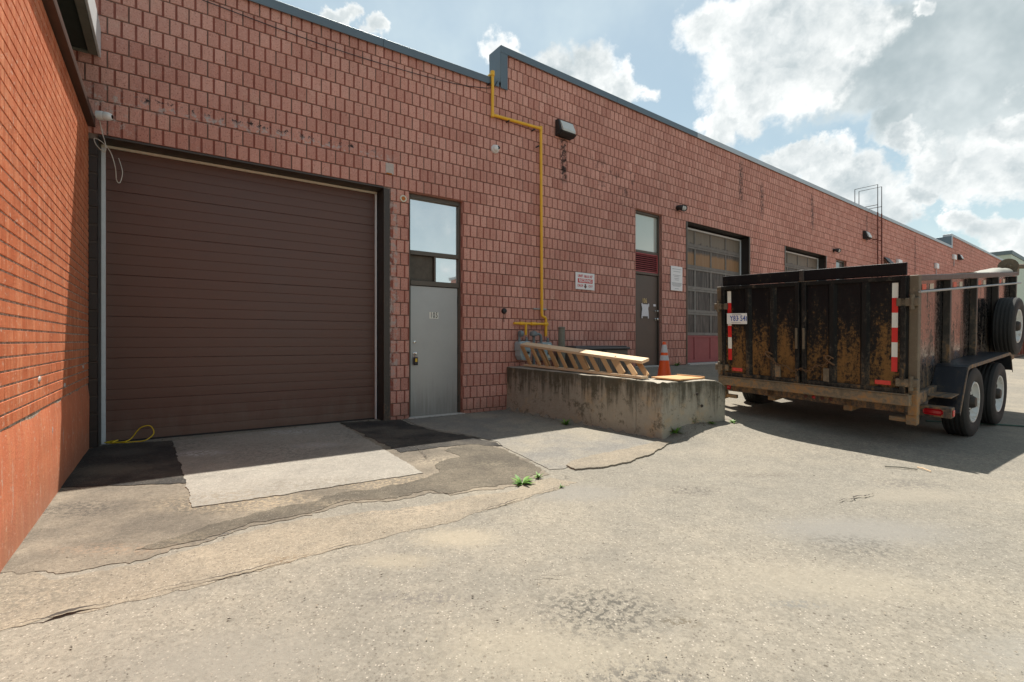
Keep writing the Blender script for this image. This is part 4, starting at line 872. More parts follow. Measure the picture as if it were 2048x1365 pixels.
# ------------------------------------------------------------------ fittings on the long wall
def dome_cam(label, P, rot):
    g = thing('security_camera', label, 'camera', P, rot, 'security cameras'); R_ = Matrix.Rotation(rad(90), 4, 'X')
    b = MB(); b.lathe([(.075, 0), (.076, .03), (.07, .045)], 20, R_); b.build('base', m['camera_white'], g, 40); b = MB(); b.lathe([(.062, .045), (.06, .07), (.048, .095), (.025, .11), (.004, .114)], 20, R_); o = b.build('head', m['camera_white'], g, 60)
    b = MB(); b.lathe([(.03, 0), (.03, .02), (.004, .024)], 14, Matrix.Translation((.018, -.09, .004)) @ R_); b.build('lens', m['glass_black'], o, 40)
dome_cam('white dome security camera on the wall left of the yellow pipe', onL(5.425, 0, 4.687), ROT1)
def wallpack(label, u, z, O=None):
    g = thing('wall_lamp', label, 'wall lamp', onR(u, 0, z), ROT2, 'wall pack lamps along the warehouse')
    b = MB(); b.prism([(0, -.16), (-.10, -.15), (-.16, -.08), (-.16, -.06), (-.10, .15), (0, .16)], -.2, .2, 'x'); o = b.build('housing', m['lamp_black'], g)
    bv = o.modifiers.new('bevel', 'BEVEL'); bv.width = .012; bv.segments = 2
    b = MB(); b.prism([(-.165, -.075), (-.20, -.10), (-.205, -.06), (-.125, .12), (-.108, .128)], -.165, .165, 'x'); o = b.build('lens', m['lamp_glass'], g); b = MB(); b.prism([(-.10, -.155), (-.165, -.09), (-.21, -.115), (-.2, -.13), (-.11, -.17)], -.185, .185, 'x'); b.build('rim', m['lamp_black'], g)
wallpack('large black wall lamp with pale lens to the right of the yellow pipe', 1.485, 5.45)
wallpack('black wall lamp with pale lens just left of the roof ladder', 17.74, 5.46); wallpack('farthest black wall lamp, beyond the second parapet step', 32.4, 6.1)
def flood(label, u, z):
    g = thing('flood_light', label, 'flood light', onR(u, 0, z), ROT2, 'twin flood lights over the doors'); R_ = Matrix.Rotation(rad(90), 4, 'X')
    b = MB(); b.lathe([(.06, 0), (.06, .03), (.02, .04)], 14, R_); b.build('base', m['lamp_black'], g, 40)
    for sx, yw in ((-.07, .5), (.1, -.6)):
        M_ = Matrix.Translation((sx, -.08, -.0)) @ Matrix.Rotation(yw, 4, 'Z') @ Matrix.Rotation(rad(105), 4, 'X')
        b = MB(); b.lathe([(.03, -.05), (.045, -.02), (.075, .09), (.078, .11)], 16, M_); o = b.build('head', m['lamp_black'], g, 40); b = MB(); b.lathe([(.068, .1), (.05, .112), (.004, .118)], 16, M_); b.build('bulb', m['lamp_glass'], o, 40)
flood('black twin flood light between door 106 and the glazed garage door', 5.3, 4.52); flood('black twin flood light beyond the second garage door', 14.7, 4.53)
sg = thing('receiving_sign', 'white receiving drop-off sign with red lettering on the block wall', 'sign', onR(1.82, 0, 2.31), ROT2)
t = MB(); t.cbox(0, .545, -.028, -.018, 0, .345, .002); t.build('board', m['white_sign'], sg); t = MB(); t.box(.06, .485, -.0305, -.0285, .135, .222); t.build('banner', m['sign_red'], sg)
RX = (rad(90), 0, 0)
put_text('lettering', 'UNIT 106 & 107', .078, m['sign_red'], sg, (.272, -.030, .272), RX, .78, 1.02, .0015); put_text('lettering', 'RECEIVING', .088, m['white_sign'], sg, (.272, -.0325, .179), RX, .84, 1.0, .0015)
put_text('lettering', 'DROP', .075, m['sign_red'], sg, (.13, -.030, .073), RX, .8); put_text('lettering', 'OFF', .075, m['sign_red'], sg, (.425, -.030, .073), RX, .8, 1.25)
t = MB(); t.prism([(.255, .115), (.255, .07), (.225, .07), (.275, .02), (.325, .07), (.295, .07), (.295, .115)], -.0305, -.0285, 'y'); t.build('arrow', m['sign_brown'], sg)
sg = thing('notice_board', 'tall white notice with small grey text right of door 106', 'sign', onR(5.0, 0, 2.48), ROT2)
t = MB(); t.cbox(0, .47, -.03, -.018, 0, .60, .006); t.build('board', m['white_sign'], sg)
for z, w in ((.53, .36), (.47, .28), (.38, .32), (.345, .2), (.3, .2), (.265, .16), (.19, .4), (.165, .38), (.14, .38), (.115, .3), (.05, .16)):
    t = MB(); t.box(.235 - w / 2, .235 + w / 2, -.0315, -.0302, z - .007, z + .007); t.build('text_line', m['sign_grey'], sg)
ld = thing('roof_ladder', 'dark red steel roof ladder with grey hoop rails above the parapet', 'ladder', onR(18.85, 0, .8), ROT2)
for sx in (-.23, .23): t = MB(); t.tube([(sx, -.18, .6), (sx, -.18, 5.7)], .025, 6); t.build('rail', m['ladder_red'], ld)
for i in range(16): t = MB(); t.tube([(-.23, -.18, .75 + i * .31), (.23, -.18, .75 + i * .31)], .012, 6); t.build('rung', m['ladder_red'], ld)
for z in (1.2, 2.9, 4.6):
    for sx in (-.23, .23): t = MB(); t.tube([(sx, -.18, z), (sx, .0, z)], .02, 6); t.build('bracket', m['ladder_red'], ld)
for sx in (-.23, .23): t = MB(); t.tube([(sx, -.18, 5.7), (sx, -.18, 6.82), (sx, .62, 6.82), (sx, .62, 5.8)], .016, 6); t.tube([(sx, -.18, 6.0), (sx, .62, 6.0)], .014, 6); t.build('hoop_rail', m['ladder_dark'], ld)
aw = thing('hinged_flap', 'dark flap propped open on the wall beyond the ladder', 'flap', onR(19.9, 0, 4.1), ROT2); t = MB(); t.prism([(0, .7), (-.05, .72), (-.55, .0), (-.5, .0)], 0, .6, 'x'); t.build('panel', m['lamp_black'], aw); t = MB(); t.tube([(.62, -.02, .72), (.62, -.56, 0)], .02, 6); t.build('edge_bar', m['coping_pale'], aw)
for lab, u, z, s in (('pale conduit box on the wall beyond the propped flap', 21.8, 4.75, .3), ('small white wall box low on the far part of the taller bay', 27.75, 5.15, .26), ('small white wall box left of the farthest wall lamp', 31.3, 5.98, .3)):
    b = thing('wall_box', lab, 'wall box', onR(u, 0, z), ROT2, 'small boxes on the far wall'); t = MB(); t.cbox(-s, s * .6, -.12, -.0, -.14, .14, .02); t.build('case', m['camera_white'], b); t = MB(); t.tube([(-s * .2, -.04, -.14), (-s * .2, -.04, -.5)], .02, 6); t.build('conduit', m['coping_pale'], b)

# ------------------------------------------------------------------ concrete block and what stands round it
cb = thing('concrete_block', 'long weathered concrete retaining block jutting out from the wall', 'concrete block', (J.x, J.y, 0), ROT2)
def concrete_piece(name, ua, ub, d0, da, db, nu, nd, nz_=9):
    bm = bmesh.new()
    def blk(u_, d_, k_):    # u_ across, d_ outward, k_ up, each 0..1
        d = d0 + d_ * (da + (db - da) * u_ - d0)
        return Vector((ua + u_ * (ub - ua), -d, -.12 + k_ * (.12 + .785 - .017 * d)))
    def surf(nA, nB, fn):
        idx = [[bm.verts.new(fn(i / nA, j / nB)) for j in range(nB + 1)] for i in range(nA + 1)]
        for i in range(nA):
            for j in range(nB): bm.faces.new((idx[i][j], idx[i+1][j], idx[i+1][j+1], idx[i][j+1]))
    surf(nd, nz_, lambda a, b: blk(0, a, b)); surf(nd, nz_, lambda a, b: blk(1, a, b)); surf(nu, nz_, lambda a, b: blk(a, 1, b)); surf(nu, nd, lambda a, b: blk(a, b, 1)); surf(nu, nz_, lambda a, b: blk(a, 0, b))
    bmesh.ops.remove_doubles(bm, verts=bm.verts, dist=.0005); bmesh.ops.recalc_face_normals(bm, faces=bm.faces)
    be = [e for e in bm.edges if e.calc_face_angle(0) > .8 and max(v.co.z for v in e.verts) > .1]
    bmesh.ops.bevel(bm, geom=be, offset=.022, segments=3, affect='EDGES', profile=.6)
    for v in bm.verts:
        p = v.co.copy(); u_, d_ = p.x, -p.y
        if d_ > 2.9 and u_ > .98 and p.z > .45: k = (u_ - .98) / .21; p.z -= .11 * k * k * sstep(.45, .7, p.z)   # the outer right shoulder is worn round
        v.co = p + noise.noise_vector(Vector((p.x * 4, p.y * 4, p.z * 4))) * .008 + noise.noise_vector(p * 17) * .006
        if d_ > 3.2 and u_ < .3 and p.z > .15: v.co += noise.noise_vector(p * 14) * .03
    me = bpy.data.meshes.new(name); bm.to_mesh(me); bm.free(); me.shade_smooth(); me.set_sharp_from_angle(angle=rad(40)); link(name, me, m['weathered_concrete'], cb)
concrete_piece('long_wall', .09, .42, .02, 2.96, 2.96, 5, 28); concrete_piece('end_block', .09, 1.19, 2.962, 3.38, 3.60, 12, 6)
for u_, z_ in ((.62, .56), (.70, .40)):
    t = MB(); dd = -(3.42 + .2 * (u_ - .09)); t.lathe([(.022, 0), (.02, .012), (.012, .005)], 10, Matrix.Translation((u_, dd + .0, z_)) @ Matrix.Rotation(rad(90), 4, 'X')); t.build('lifting_hole', m['crack_dark'], cb)
# leaning pine frame: two long rails with slats on both edges
B0, B1 = onR(.38, .25, .815), onR(.19, 3.03, .765); T0_, T1_ = onR(.27, .30, 1.195), onR(.31, 2.95, .978)
pf = thing('wooden_frame', 'long pine frame of two rails and leaning slats lying on the concrete block', 'timber frame', B1, 0); o0 = Vector(B1)
def beam(name, p, q, w, h, side, parent, mat='pine', ends=None):
    p = Vector(p) - o0; q = Vector(q) - o0; ax = (q - p); L = ax.length; ax.normalize(); sd = (side - ax * side.dot(ax)).normalized(); up = ax.cross(sd)
    M_ = Matrix(((ax.x, sd.x, up.x, p.x), (ax.y, sd.y, up.y, p.y), (ax.z, sd.z, up.z, p.z), (0, 0, 0, 1)))
    b = MB(); b.cbox(0, L, -w / 2, w / 2, -h / 2, h / 2, .003); o = b.build(name, m[mat], parent); o.matrix_local = M_; return o
side = (onR(1, 0, 0) - onR(0, 0, 0)); acr = Vector((side.x, side.y, 0))
beam('rail', B0, B1, .14, .035, acr, pf); beam('rail', T0_, T1_, .16, .042, acr + Vector((0, 0, .25)), pf)
along = (B1 - B0).normalized()
for i in range(11):
    f = .0 + i * .09; jit = random.uniform(-.012, .012)
    for e, du in ((0, -.055), (1, .055)):
        if e and i in (3,): continue
        ff = min(.93, f + (.05 if e else 0) + jit)
        b = B0.lerp(B1, min(1.0, ff + .07)) + acr * du + Vector((0, 0, .018)); t_ = T0_.lerp(T1_, ff) + acr * du - Vector((0, 0, .015))
        beam('slat', b, t_, .07 if (i + e) % 3 else .10, .02, along, pf, 'pine_slat')
# board, cone, post, storage box
pb = thing('plywood_board', 'reddish-brown plywood board lying on the outer end of the concrete block', 'board', onR(.68, 3.24, .748), ROT2 + .10); t = MB(); t.cbox(-.34, .36, -.17, .24, -.01, .01, .003); o = t.build('sheet', m['plywood'], pb); o.rotation_euler = (.03, .015, 0)
t = MB(); t.cbox(.33, .36, -.17, .24, .0112, .024, .003); o = t.build('edge_strip', m['plywood'], pb); o.rotation_euler = (.03, .015, 0)
cp = onR(3.06, 1.25, 0); cp.z = ground_z(cp.x, cp.y)
tcn = thing('traffic_cone', 'orange traffic cone with two silver collars behind the concrete block', 'traffic cone', cp, .5)
t = MB(); t.cbox(-.18, .18, -.18, .18, 0, .03, .008); t.build('base', m['rubber'], tcn)
def rz(z): return .135 - (.135 - .03) * (z - .03) / .68
t = MB(); t.lathe([(.15, .03), (.138, .04)] + [(rz(z), z) for z in (.06, .2, .4, .6, .7)] + [(.024, .712)], 28); t.build('cone', m['cone_orange'], tcn, 50)
for za, zb in ((.345, .445), (.50, .655)):
    t = MB(); t.lathe([(rz(za) + .003, za), (rz(zb) + .003, zb)], 28, cap=False); t.build('collar', m['cone_collar'], tcn, 50)
pp = onR(1.05, .45, .5)
po = thing('timber_post', 'short weathered grey timber post beside the gas meters', 'post', pp, .2); t = MB(); t.lathe([(.066, 0), (.066, .5), (.062, .98), (.05, 1.0)], 14); t.build('shaft', m['old_timber'], po, 40); t = MB(); t.lathe([(.07, .985), (.072, 1.0), (.05, 1.015)], 14); t.build('cap', m['old_timber'], po, 40)
sx_ = thing('storage_box', 'brown resin deck storage box against the wall left of door 106', 'storage box', onR(1.2, .08, .52), ROT2)
t = MB(); t.cbox(0.03, 1.5, -.56, .0, 0, .56, .012); t.build('body', m['resin_body'], sx_)
for i in range(30): t = MB(); t.cbox(.06 + i * .048, .06 + i * .048 + .036, -.572, -.555, .04, .47, .004); t.build('rib', m['resin_body'], sx_)
t = MB(); t.cbox(0, 1.53, -.6, .02, .563, .61, .014); t.cbox(.04, 1.49, -.55, .0, .61, .635, .01); t.build('lid', m['resin_lid'], sx_)
t = MB(); t.cbox(.72, .82, -.61, -.575, .5, .55, .004); t.build('latch', m['lamp_black'], sx_)
sc_ = onR(2.6, 1.9, 0); sc_.z = ground_z(sc_.x, sc_.y)
t = tag(MB().cbox(-.12, .12, -.03, .03, .0, .03, .004).build('timber_offcut', m['old_grey_wood_pale']), 'short pale timber offcut on the asphalt left of the traffic cone', 'offcut'); t.location = sc_; t.rotation_euler = (0, 0, -.4)
# weeds
def weed(label, P, n, size, flat=.5, seed=0):
    rnd = random.Random(seed); z0 = ground_z(P[0], P[1]); g = thing('weed', label, 'weed', (P[0], P[1], z0), rnd.uniform(0, 6), 'weeds in the cracks'); lf = MB(); stm = MB()
    for i in range(n):
        a = rnd.uniform(0, 6.28); L = size * rnd.uniform(.5, 1.1); el = rnd.uniform(.15, 1.2) * (1 - flat * .6); dx, dy = math.cos(a), math.sin(a)
        r0 = Vector((dx, dy, 0)) * size * .08; tip = Vector((dx * math.cos(el), dy * math.cos(el), math.sin(el))) * L; w = L * .115; sdv = Vector((-dy, dx, 0)); pts = []
        for k, ww in enumerate((.15, .8, 1., .6, .05)):
            f = k / 4; c = r0 + tip * f + Vector((0, 0, -.25 * L * f * f + .006 + .1 * L * f)); c.z = max(c.z, .008)
            pts += [c + sdv * w * ww, c - sdv * w * ww + Vector((0, 0, .12 * w * ww))]
        lf.add(pts, [(2*k, 2*k+1, 2*k+3, 2*k+2) for k in range(4)])
        stm.tube([Vector((0, 0, 0)), r0 + tip * .3 + Vector((0, 0, .01))], .003, 4)
    lf.build('leaves', m['weed_leaf'], g, 0, False); stm.build('stem', m['weed_leaf'], g)
weed('bright green leafy weed in the seam of the dark patch', gp(1045, 968), 34, .12, .7, 1); weed('small green weed just right of the leafy weed in the seam', gp(1077, 956), 14, .08, .6, 2); weed('tiny green sprout at the end of the gutter crack', gp(1121, 975), 7, .05, .5, 3)
weed('dark green weed at the foot of the long face of the concrete block', gp(1132, 850), 34, .12, .2, 4); weed('green weed at the outer corner of the concrete block', gp(1350, 878), 34, .13, .1, 5); weed('green weed midway along the end face of the concrete block', gp(1378, 870), 34, .15, .1, 6)
weed('low grassy tuft at the far corner of the concrete block end', (2.95, 6.45), 40, .07, .5, 7); weed('low mossy tuft along the end face of the concrete block', (2.62, 6.34), 40, .07, .6, 9); p_ = onR(5.15, .1, 0); weed('small weed at the foot of the wall beside the glazed garage door', (p_.x, p_.y), 16, .16, .2, 8)
t = MB(); 
for i, (a, b) in enumerate((((1770, 940), (1835, 946)), ((1835, 942), (1862, 950)))):
    p, q = gp(*a), gp(*b); s = MB(); s.tube([(p[0], p[1], ground_z(*p) + .012), ((p[0] + q[0]) / 2, (p[1] + q[1]) / 2 + .01, ground_z(*p) + .016), (q[0], q[1], ground_z(*q) + .012)], .006, 5)
    tag(s.build('twig', m['old_timber' if i == 0 else 'pine']), ('thin dark stick on the asphalt left of the trailer shadow tip', 'short pale stick lying at the right end of the dark stick')[i], 'stick')

# ------------------------------------------------------------------ dump trailer
TR = thing('dump_trailer', 'rusty black dump trailer with closed barn doors parked beside the warehouse', 'trailer', (3.814, 6.332, .709), (.0361, -.0881, .6089))
W = 1.105; H = 1.31; LN = 4.88
def part(name, mat, fn, smooth=0, parent=TR): b = MB(); fn(b); return b.build(name, m[mat], parent, smooth)
part('floor', 'frame_paint', lambda b: b.box(.02, LN, -W + .05, W - .05, -.05, .01))
for sg_ in (-1, 1):
    y0, y1 = (sg_ * W - .0, sg_ * (W - .012)); ya, yb = min(y0, y1), max(y0, y1)
    sd = part('side_panel', 'side_paint', lambda b: b.box(.03, LN, ya, yb, -.05, H))
    def posts(i):
        xx = max(.06, i * 1.2); part('side_post', 'frame_paint', lambda b: b.cbox(xx - .03, xx + .03, min(sg_ * (W + .075), sg_ * W), max(sg_ * (W + .075), sg_ * W), -.05, H - .07, .006))
    for i in range(1, 5): posts(i)
    part('top_rail', 'frame_paint', lambda b: b.cbox(.03, LN, min(sg_ * (W - .03), sg_ * (W + .08)), max(sg_ * (W - .03), sg_ * (W + .08)), H - .065, H, .006))
    part('bottom_rail', 'frame_paint', lambda b: b.cbox(.03, LN, min(sg_ * (W + .001), sg_ * (W + .06)), max(sg_ * (W + .001), sg_ * (W + .06)), -.15, -.02, .006))
    part('corner_post', 'bumper_rust', lambda b: b.cbox(-.03, .06, min(sg_ * W, sg_ * (W + .085)), max(sg_ * W, sg_ * (W + .085)), -.25, H, .006))
    for zh in (.12, 1.02):
        part('hinge', 'bumper_rust', lambda b: (b.cbox(-.085, -.02, min(sg_ * (W - .1), sg_ * (W + .1)), max(sg_ * (W - .1), sg_ * (W + .1)), zh - .045, zh + .045, .006), b.tube([(-.075, sg_ * (W + .04), zh - .08), (-.075, sg_ * (W + .04), zh + .08)], .022, 8)))
part('front_wall', 'side_paint', lambda b: b.box(LN, LN + .06, -W, W, -.05, H))
# barn doors
for sg_ in (1, -1):
    ya, yb = sorted((sg_ * .016, sg_ * (W - .012)))
    d_ = part('gate_door', 'gate_paint', lambda b: b.box(-.045, -.02, ya + .01, yb - .01, .02, H - .02))
    part('gate_frame', 'gate_frame_paint', lambda b: (b.cbox(-.085, -.046, ya, ya + .052, .0, H, .005), b.cbox(-.085, -.046, yb - .052, yb, .0, H, .005), b.cbox(-.083, -.046, ya + .052, yb - .052, .0, .05, .005), b.cbox(-.083, -.046, ya + .052, yb - .052, H - .05, H, .005)), 0, d_)
    for yy in (.36, .70):
        part('gate_rib', 'gate_frame_paint', lambda b: b.prism([(sg_ * yy - .05, -.046), (sg_ * yy - .022, -.085), (sg_ * yy + .022, -.085), (sg_ * yy + .05, -.046)], .05, H - .05, 'z', Matrix(((0, 1, 0, 0), (1, 0, 0, 0), (0, 0, 1, 0), (0, 0, 0, 1)))), 0, d_)
    part('lug_box', 'bumper_rust', lambda b: b.cbox(-.075, -.046, *sorted((sg_ * .26, sg_ * .335)), .05, .22, .005), 0, d_)
    part('bolt_bar', 'bumper_rust', lambda b: b.cbox(-.105, -.086, *sorted((sg_ * .03, sg_ * .058)), .45, .72, .004), 0, d_)
    part('top_board', 'gate_paint', lambda b: b.cbox(-.045, -.012, *sorted((sg_ * .03, sg_ * (W - .02))), H + .004, H + .145, .004), 0, d_)
    tz0, tz1 = .235, 1.235; n_ = 6 if sg_ < 0 else 6
    for i in range(6):
        col_ = 'tape_red' if i % 2 == 0 else 'tape_white'; yy = sg_ * .985; a_ = tz0 + (tz1 - tz0) * i / 6; b_ = tz0 + (tz1 - tz0) * (i + 1) / 6
        part('reflective_tape', col_, lambda b: b.box(-.0485, -.0465, yy - .028, yy + .028, a_, b_), 0, d_)
    part('reflector', 'reflector_red', lambda b: b.cbox(-.052, -.0462, *sorted((sg_ * .80, sg_ * .955)), .075, .125, .002), 0, d_)
for ya, yb in ((-.06, .06), (W - .08, W + .03), (-W - .03, -W + .08)): part('door_seal', 'rubber', lambda b: b.box(-.019, -.005, ya, yb, .0, H))
part('centre_post', 'frame_paint', lambda b: b.cbox(-.05, -.0, -.028, .028, H + .003, H + .15, .004))
lpo = part('licence_plate', 'plate_white', lambda b: b.cbox(-.092, -.088, .70, 1.0, .765, .918, .0015))
PR = (rad(90), 0, rad(-90))
put_text('lettering', 'Y83', .108, m['plate_blue'], lpo, (-.0935, .888, .842), PR, .68, 1.1, .0008); put_text('lettering', '54', .108, m['plate_blue'], lpo, (-.0935, .76, .842), PR, .68, 1.1, .0008)
part('lettering', 'plate_blue', lambda b: b.prism([(.817, .842), (.823, .85), (.829, .842), (.823, .834)], -.0945, -.0925, 'x'), 0, lpo); part('lettering', 'plate_blue', lambda b: b.box(-.0945, -.0925, .704, .714, .81, .874), 0, lpo)
part('lettering', 'sign_grey', lambda b: b.box(-.0945, -.0925, .79, .93, .783, .79), 0, lpo); part('lettering', 'sign_grey', lambda b: b.box(-.0945, -.0925, .78, .92, .894, .903), 0, lpo)
# chain across the doors
CH = [(-.1, .42 - .78 * i / 26, .17 + .17 * ((i / 26 - .5) * 2) ** 2 + .02 * math.sin(i)) for i in range(27)]
def chain(b):
    for i, (p, q) in enumerate(zip(CH, CH[1:])):
        c = (Vector(p) + Vector(q)) / 2; d = (Vector(q) - Vector(p)).normalized(); n = Vector((1, 0, 0)) if i % 2 else Vector((0, 0, 1)); n = (n - d * n.dot(d)).normalized()
        b.tube([c + d * .024 * math.cos(a) + n * .013 * math.sin(a) for a in [k * math.pi / 4 for k in range(8)]], .0045, 5, False, True)
part('chain', 'chain_steel', chain)
for yy, z in ((.40, .34), (-.34, .33)): part('chain_hook', 'chain_steel', lambda b: b.tube(curve_pts([(-.1, yy - .06, z - .06), (-.105, yy, z - .02), (-.105, yy + .04, z + .03), (-.1, yy + .01, z + .05), (-.1, yy - .05, z + .02)], 5), .011, 6), 60)
# rear sill, lights and under-frame
part('rear_sill', 'bumper_rust', lambda b: (b.cbox(-.11, .03, -W - .04, W + .04, -.135, -.012, .008), b.cbox(-.12, -.02, -W - .02, W + .02, -.012, -.002, .003)))
part('rear_beam', 'frame_paint', lambda b: b.cbox(.10, .20, -W + .05, W - .03, -.26, -.138, .008))
for i in range(4): part('marker_light', 'dull_lens' if i != 1 else 'lens_red', lambda b: b.lathe([(.024, 0), (.022, .006), (.005, .009)], 14, Matrix.Translation((.10, .02 - i * .1, -.20)) @ Matrix.Rotation(rad(-90), 4, 'Y')))
for sg_ in (-1, 1):
    part('frame_rail', 'bumper_rust', lambda b: b.cbox(.1, LN + .3, *sorted((sg_ * .42, sg_ * .52)), -.32, -.06, .006))
    part('support_foot', 'bumper_rust', lambda b: (b.cbox(-.02, .07, *sorted((sg_ * (W - .02), sg_ * (W + .08))), -.36, -.25, .006), b.cbox(.0, .05, *sorted((sg_ * (W - .18), sg_ * (W - .02))), -.34, -.29, .004)))
for xx in (.8, 1.4, 2.0, 2.6, 3.2, 3.8, 4.4): part('cross_member', 'frame_paint', lambda b: b.box(xx - .03, xx + .03, -W + .06, W - .06, -.14, -.055))
for xx, z in ((1.34, -.28), (2.62, -.365)): part('axle', 'frame_paint', lambda b: b.tube([(xx, -1.2, z), (xx, 1.2, z)], .05, 10), 50)
part('tongue', 'frame_paint', lambda b: (b.tube([(LN + .1, -.6, -.2), (LN + 1.3, -.05, -.25)], .06, 4), b.tube([(LN + .1, .6, -.2), (LN + 1.3, .05, -.25)], .06, 4)))
part('jack', 'frame_paint', lambda b: (b.tube([(LN + 1.1, 0, -.95), (LN + 1.1, 0, .3)], .045, 10), b.cbox(LN + .98, LN + 1.22, -.12, .12, -.98, -.95, .004)))
part('tool_box', 'lamp_black', lambda b: b.cbox(LN + .1, LN + .55, -.5, .5, -.12, .4, .01))
# fenders
for sg_ in (-1, 1):
    yi, yo = sg_ * (W + .005), sg_ * 1.40
    def fend(b):
        prof = [(.62, -.30), (.92, .19), (1.0, .205), (3.05, .15), (3.12, .13), (3.26, -.12)]; th = .01
        for (xa, za), (xb, zb) in zip(prof, prof[1:]):
            y0, y1 = sorted((yi, yo)); nx_, nz2 = -(zb - za), (xb - xa); l = math.hypot(nx_, nz2); nx_, nz2 = nx_ / l * th, nz2 / l * th
            b.add([(xa, y0, za), (xb, y0, zb), (xb, y1, zb), (xa, y1, za), (xa + nx_, y0, za + nz2), (xb + nx_, y0, zb + nz2), (xb + nx_, y1, zb + nz2), (xa + nx_, y1, za + nz2)], [(0,3,2,1),(4,5,6,7),(0,1,5,4),(1,2,6,5),(2,3,7,6),(3,0,4,7)])
    fo = part('fender', 'fender_paint', fend)
    def skirt(b):
        prof = [(.62, -.30), (.92, .19), (1.0, .205), (3.05, .15), (3.12, .13), (3.26, -.12)]; d2 = .03
        for (xa, za), (xb, zb) in zip(prof, prof[1:]):
            y0, y1 = sorted((yo, yo + sg_ * .008)); b.add([(xa, y0, za + .012), (xb, y0, zb + .012), (xb + .012, y0, zb - d2), (xa + .02, y0, za - d2), (xa, y1, za + .012), (xb, y1, zb + .012), (xb + .012, y1, zb - d2), (xa + .02, y1, za - d2)], [(0,3,2,1),(4,5,6,7),(0,1,5,4),(1,2,6,5),(2,3,7,6),(3,0,4,7)])
    part('fender_lip', 'frame_paint', skirt, 0, fo)
    part('step_plate', 'frame_paint', lambda b: b.cbox(.42, .72, *sorted((sg_ * (W + .005), sg_ * (W + .27))), -.10, -.085, .003), 0, fo)
    tb = part('lamp_box', 'frame_paint', lambda b: b.cbox(.28, .40, *sorted((sg_ * (W + .02), sg_ * 1.41)), -.30, -.185, .005))
    part('tail_lamp', 'lens_red', lambda b: b.cbox(.262, .279, *sorted((sg_ * (W + .06), sg_ * 1.34)), -.275, -.205, .02), 0, tb)
    part('side_marker', 'reflector_red', lambda b: b.cbox(.31, .37, *sorted((sg_ * 1.411, sg_ * 1.42)), -.28, -.21, .003), 0, tb)
# wheels
def wheel_parts(parent, R=.435):
    Wd = .125; grooves = []
    pf_ = [(.255, -Wd * .8), (.30, -Wd * .98), (.36, -Wd), (R - .03, -Wd * .93), (R - .008, -Wd * .8)]
    for g_ in (-.65, -.3, .05, .4): z = g_ * Wd; pf_ += [(R, z - .012), (R - .010, z - .008), (R - .010, z + .012), (R, z + .016)]
    pf_ += [(R - .008, Wd * .8), (R - .03, Wd * .93), (.36, Wd), (.30, Wd * .98), (.255, Wd * .8)]
    t = MB(); t.lathe(pf_ + [pf_[0]], 40, Matrix.Rotation(rad(90), 4, 'X'), False); tyre = t.build('tyre', m['rubber'], parent, 30)
    t = MB(); t.lathe([(.256, .1), (.250, .112), (.235, .108), (.226, .075), (.205, .05), (.20, -.06), (.256, -.09)], 32, Matrix.Rotation(rad(90), 4, 'X'), False); t.lathe([(.207, .03), (.16, .055), (.11, .05), (.07, .045), (.065, .03)], 32, Matrix.Rotation(rad(90), 4, 'X'), False); rim = t.build('rim', m['rim_white'], parent, 35)
    for k in range(8): a = k * math.pi / 4; t = MB(); t.lathe([(.028, .0), (.028, .006)], 10, Matrix.Rotation(a, 4, 'Y') @ Matrix.Translation((.165, -.052, 0)) @ Matrix.Rotation(rad(90), 4, 'X')); t.build('hand_hole', m['dark_void'], parent)
def make_wheel(name, loc, sg_):
    t = MB(); t.lathe([(.075, .02), (.075, .10), (.06, .125), (.035, .13)], 16, Matrix.Rotation(rad(90), 4, 'X'))
    for k in range(8): a = k * math.pi / 4 + .3; t.lathe([(.011, .045), (.011, .07)], 6, Matrix.Rotation(a, 4, 'Y') @ Matrix.Translation((.1, 0, 0)) @ Matrix.Rotation(rad(90), 4, 'X'))
    w = t.build(name, m['chain_dark'], TR, 40); wheel_parts(w); w.location = loc; w.rotation_euler = (0, .4 * loc[0], 0 if sg_ < 0 else math.pi); return w
w0 = make_wheel('wheel', (1.34, -1.275, -.285), -1)
for xx, z, sg_ in ((2.62, -.375, -1), (1.34, -.285, 1), (2.62, -.375, 1)):
    c = copy_tree(w0, TR); c.location = (xx, sg_ * 1.275, z); c.rotation_euler = (0, xx, 0 if sg_ < 0 else math.pi)
c = copy_tree(w0, TR); c.name = 'spare_wheel'; c.location = (3.72, -1.275, .49); c.rotation_euler = (0, .9, 0)
part('spare_bracket', 'frame_paint', lambda b: b.cbox(3.66, 3.78, -1.26, -W, .43, .55, .004))
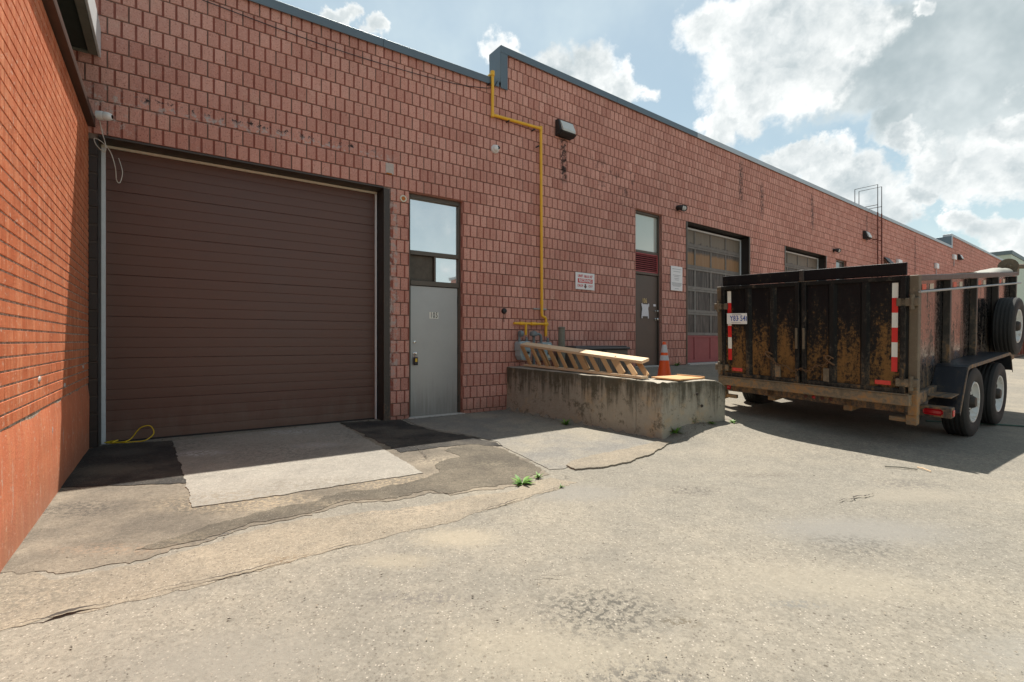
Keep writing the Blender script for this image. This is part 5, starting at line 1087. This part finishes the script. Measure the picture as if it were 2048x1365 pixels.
# tarp arm, marker tape, tarp roll
part('tarp_arm', 'galvanised', lambda b: b.tube([(-.05, -W - .10, H - .185), (LN + .05, -W - .10, H - .185)], .014, 8), 50)
for i in range(4):
    for j, c_ in enumerate(('tape_cream', 'tape_orange', 'tape_cream')):
        if i and j == 0 and i == 3: continue
        x0 = i * 1.2 + .12 + j * .27; part('reflective_tape', c_, lambda b: b.box(x0, x0 + .14, -W - .0035, -W - .001, H - .17, H - .105))
def tarp(b):
    n = 26
    for i in range(n + 1):
        x0 = 2.6 + 2.2 * i / n; bulge = .015 + .06 * sstep(.3, .8, i / n)
        for k in range(9):
            a = math.pi * k / 8; r = bulge * (1 + .25 * noise.noise(Vector((x0 * 4, k * .7, 0)))); b.v.append((x0, -W + .12 - .15 * math.cos(a), H + .005 + r * math.sin(a)))
    for i in range(n):
        for k in range(8): p = i * 9 + k; b.f.append((p, p + 1, p + 10, p + 9))
part('tarp_roll', 'tarp', tarp, 60); part('tarp_spool', 'bumper_rust', lambda b: (b.lathe([(.13, 0), (.13, .02)], 18, Matrix.Translation((LN + .02, -W + .05, H + .1)) @ Matrix.Rotation(rad(90), 4, 'Y')), b.tube([(LN, -W + .05, H + .1), (LN + .5, -W - .2, H + .08)], .04, 8), b.cbox(LN + .1, LN + .25, -W - .05, -W + .1, H - .06, H + .12, .01)), 40)
# ------------------------------------------------------------------ far yard things
ob = thing('brick_building', 'sunlit red brick building across the lane, mirrored in the glossy trailer side', 'building', (15.0, 4.0, 0), ROT2)
t = MB(); t.box(0, 60, -10, 0, -.3, 5.4); t.build('wall', m['split_block'], ob); t = MB(); t.cbox(-.1, 60.1, -10.1, .06, 5.4, 5.6, .01); t.build('coping', m['coping_pale'], ob)
sk_ = onR(17.5, 9.5, 0); gz = ground_z(21.8, 20.8)
dm = thing('waste_container', 'brown steel container standing far behind the trailer at the right edge', 'container', (21.6, 20.7, gz), ROT2)
t = MB(); t.cbox(0, 4, 0, 1.8, .15, 1.5, .02); t.build('body', m['container_brown'], dm)
for i in range(7): t = MB(); t.cbox(.1 + i * .6, .2 + i * .6, -.06, -.001, .15, 1.48, .005); t.build('rib', m['container_brown'], dm)
t = MB(); t.box(.1, 3.9, .1, 1.7, 0, .149); t.build('skid', m['lamp_black'], dm)
hp = [(5.9 + i * .9, 6.9 - .25 * i + .12 * math.sin(i * 1.7)) for i in range(7)]
t = MB(); t.tube(curve_pts([(x, y, ground_z(x, y) + .014) for x, y in hp]), .012, 6); tag(t.build('garden_hose', m['green_hose'], None, 60), 'dark green hose lying on the ground right of the trailer wheels', 'hose')
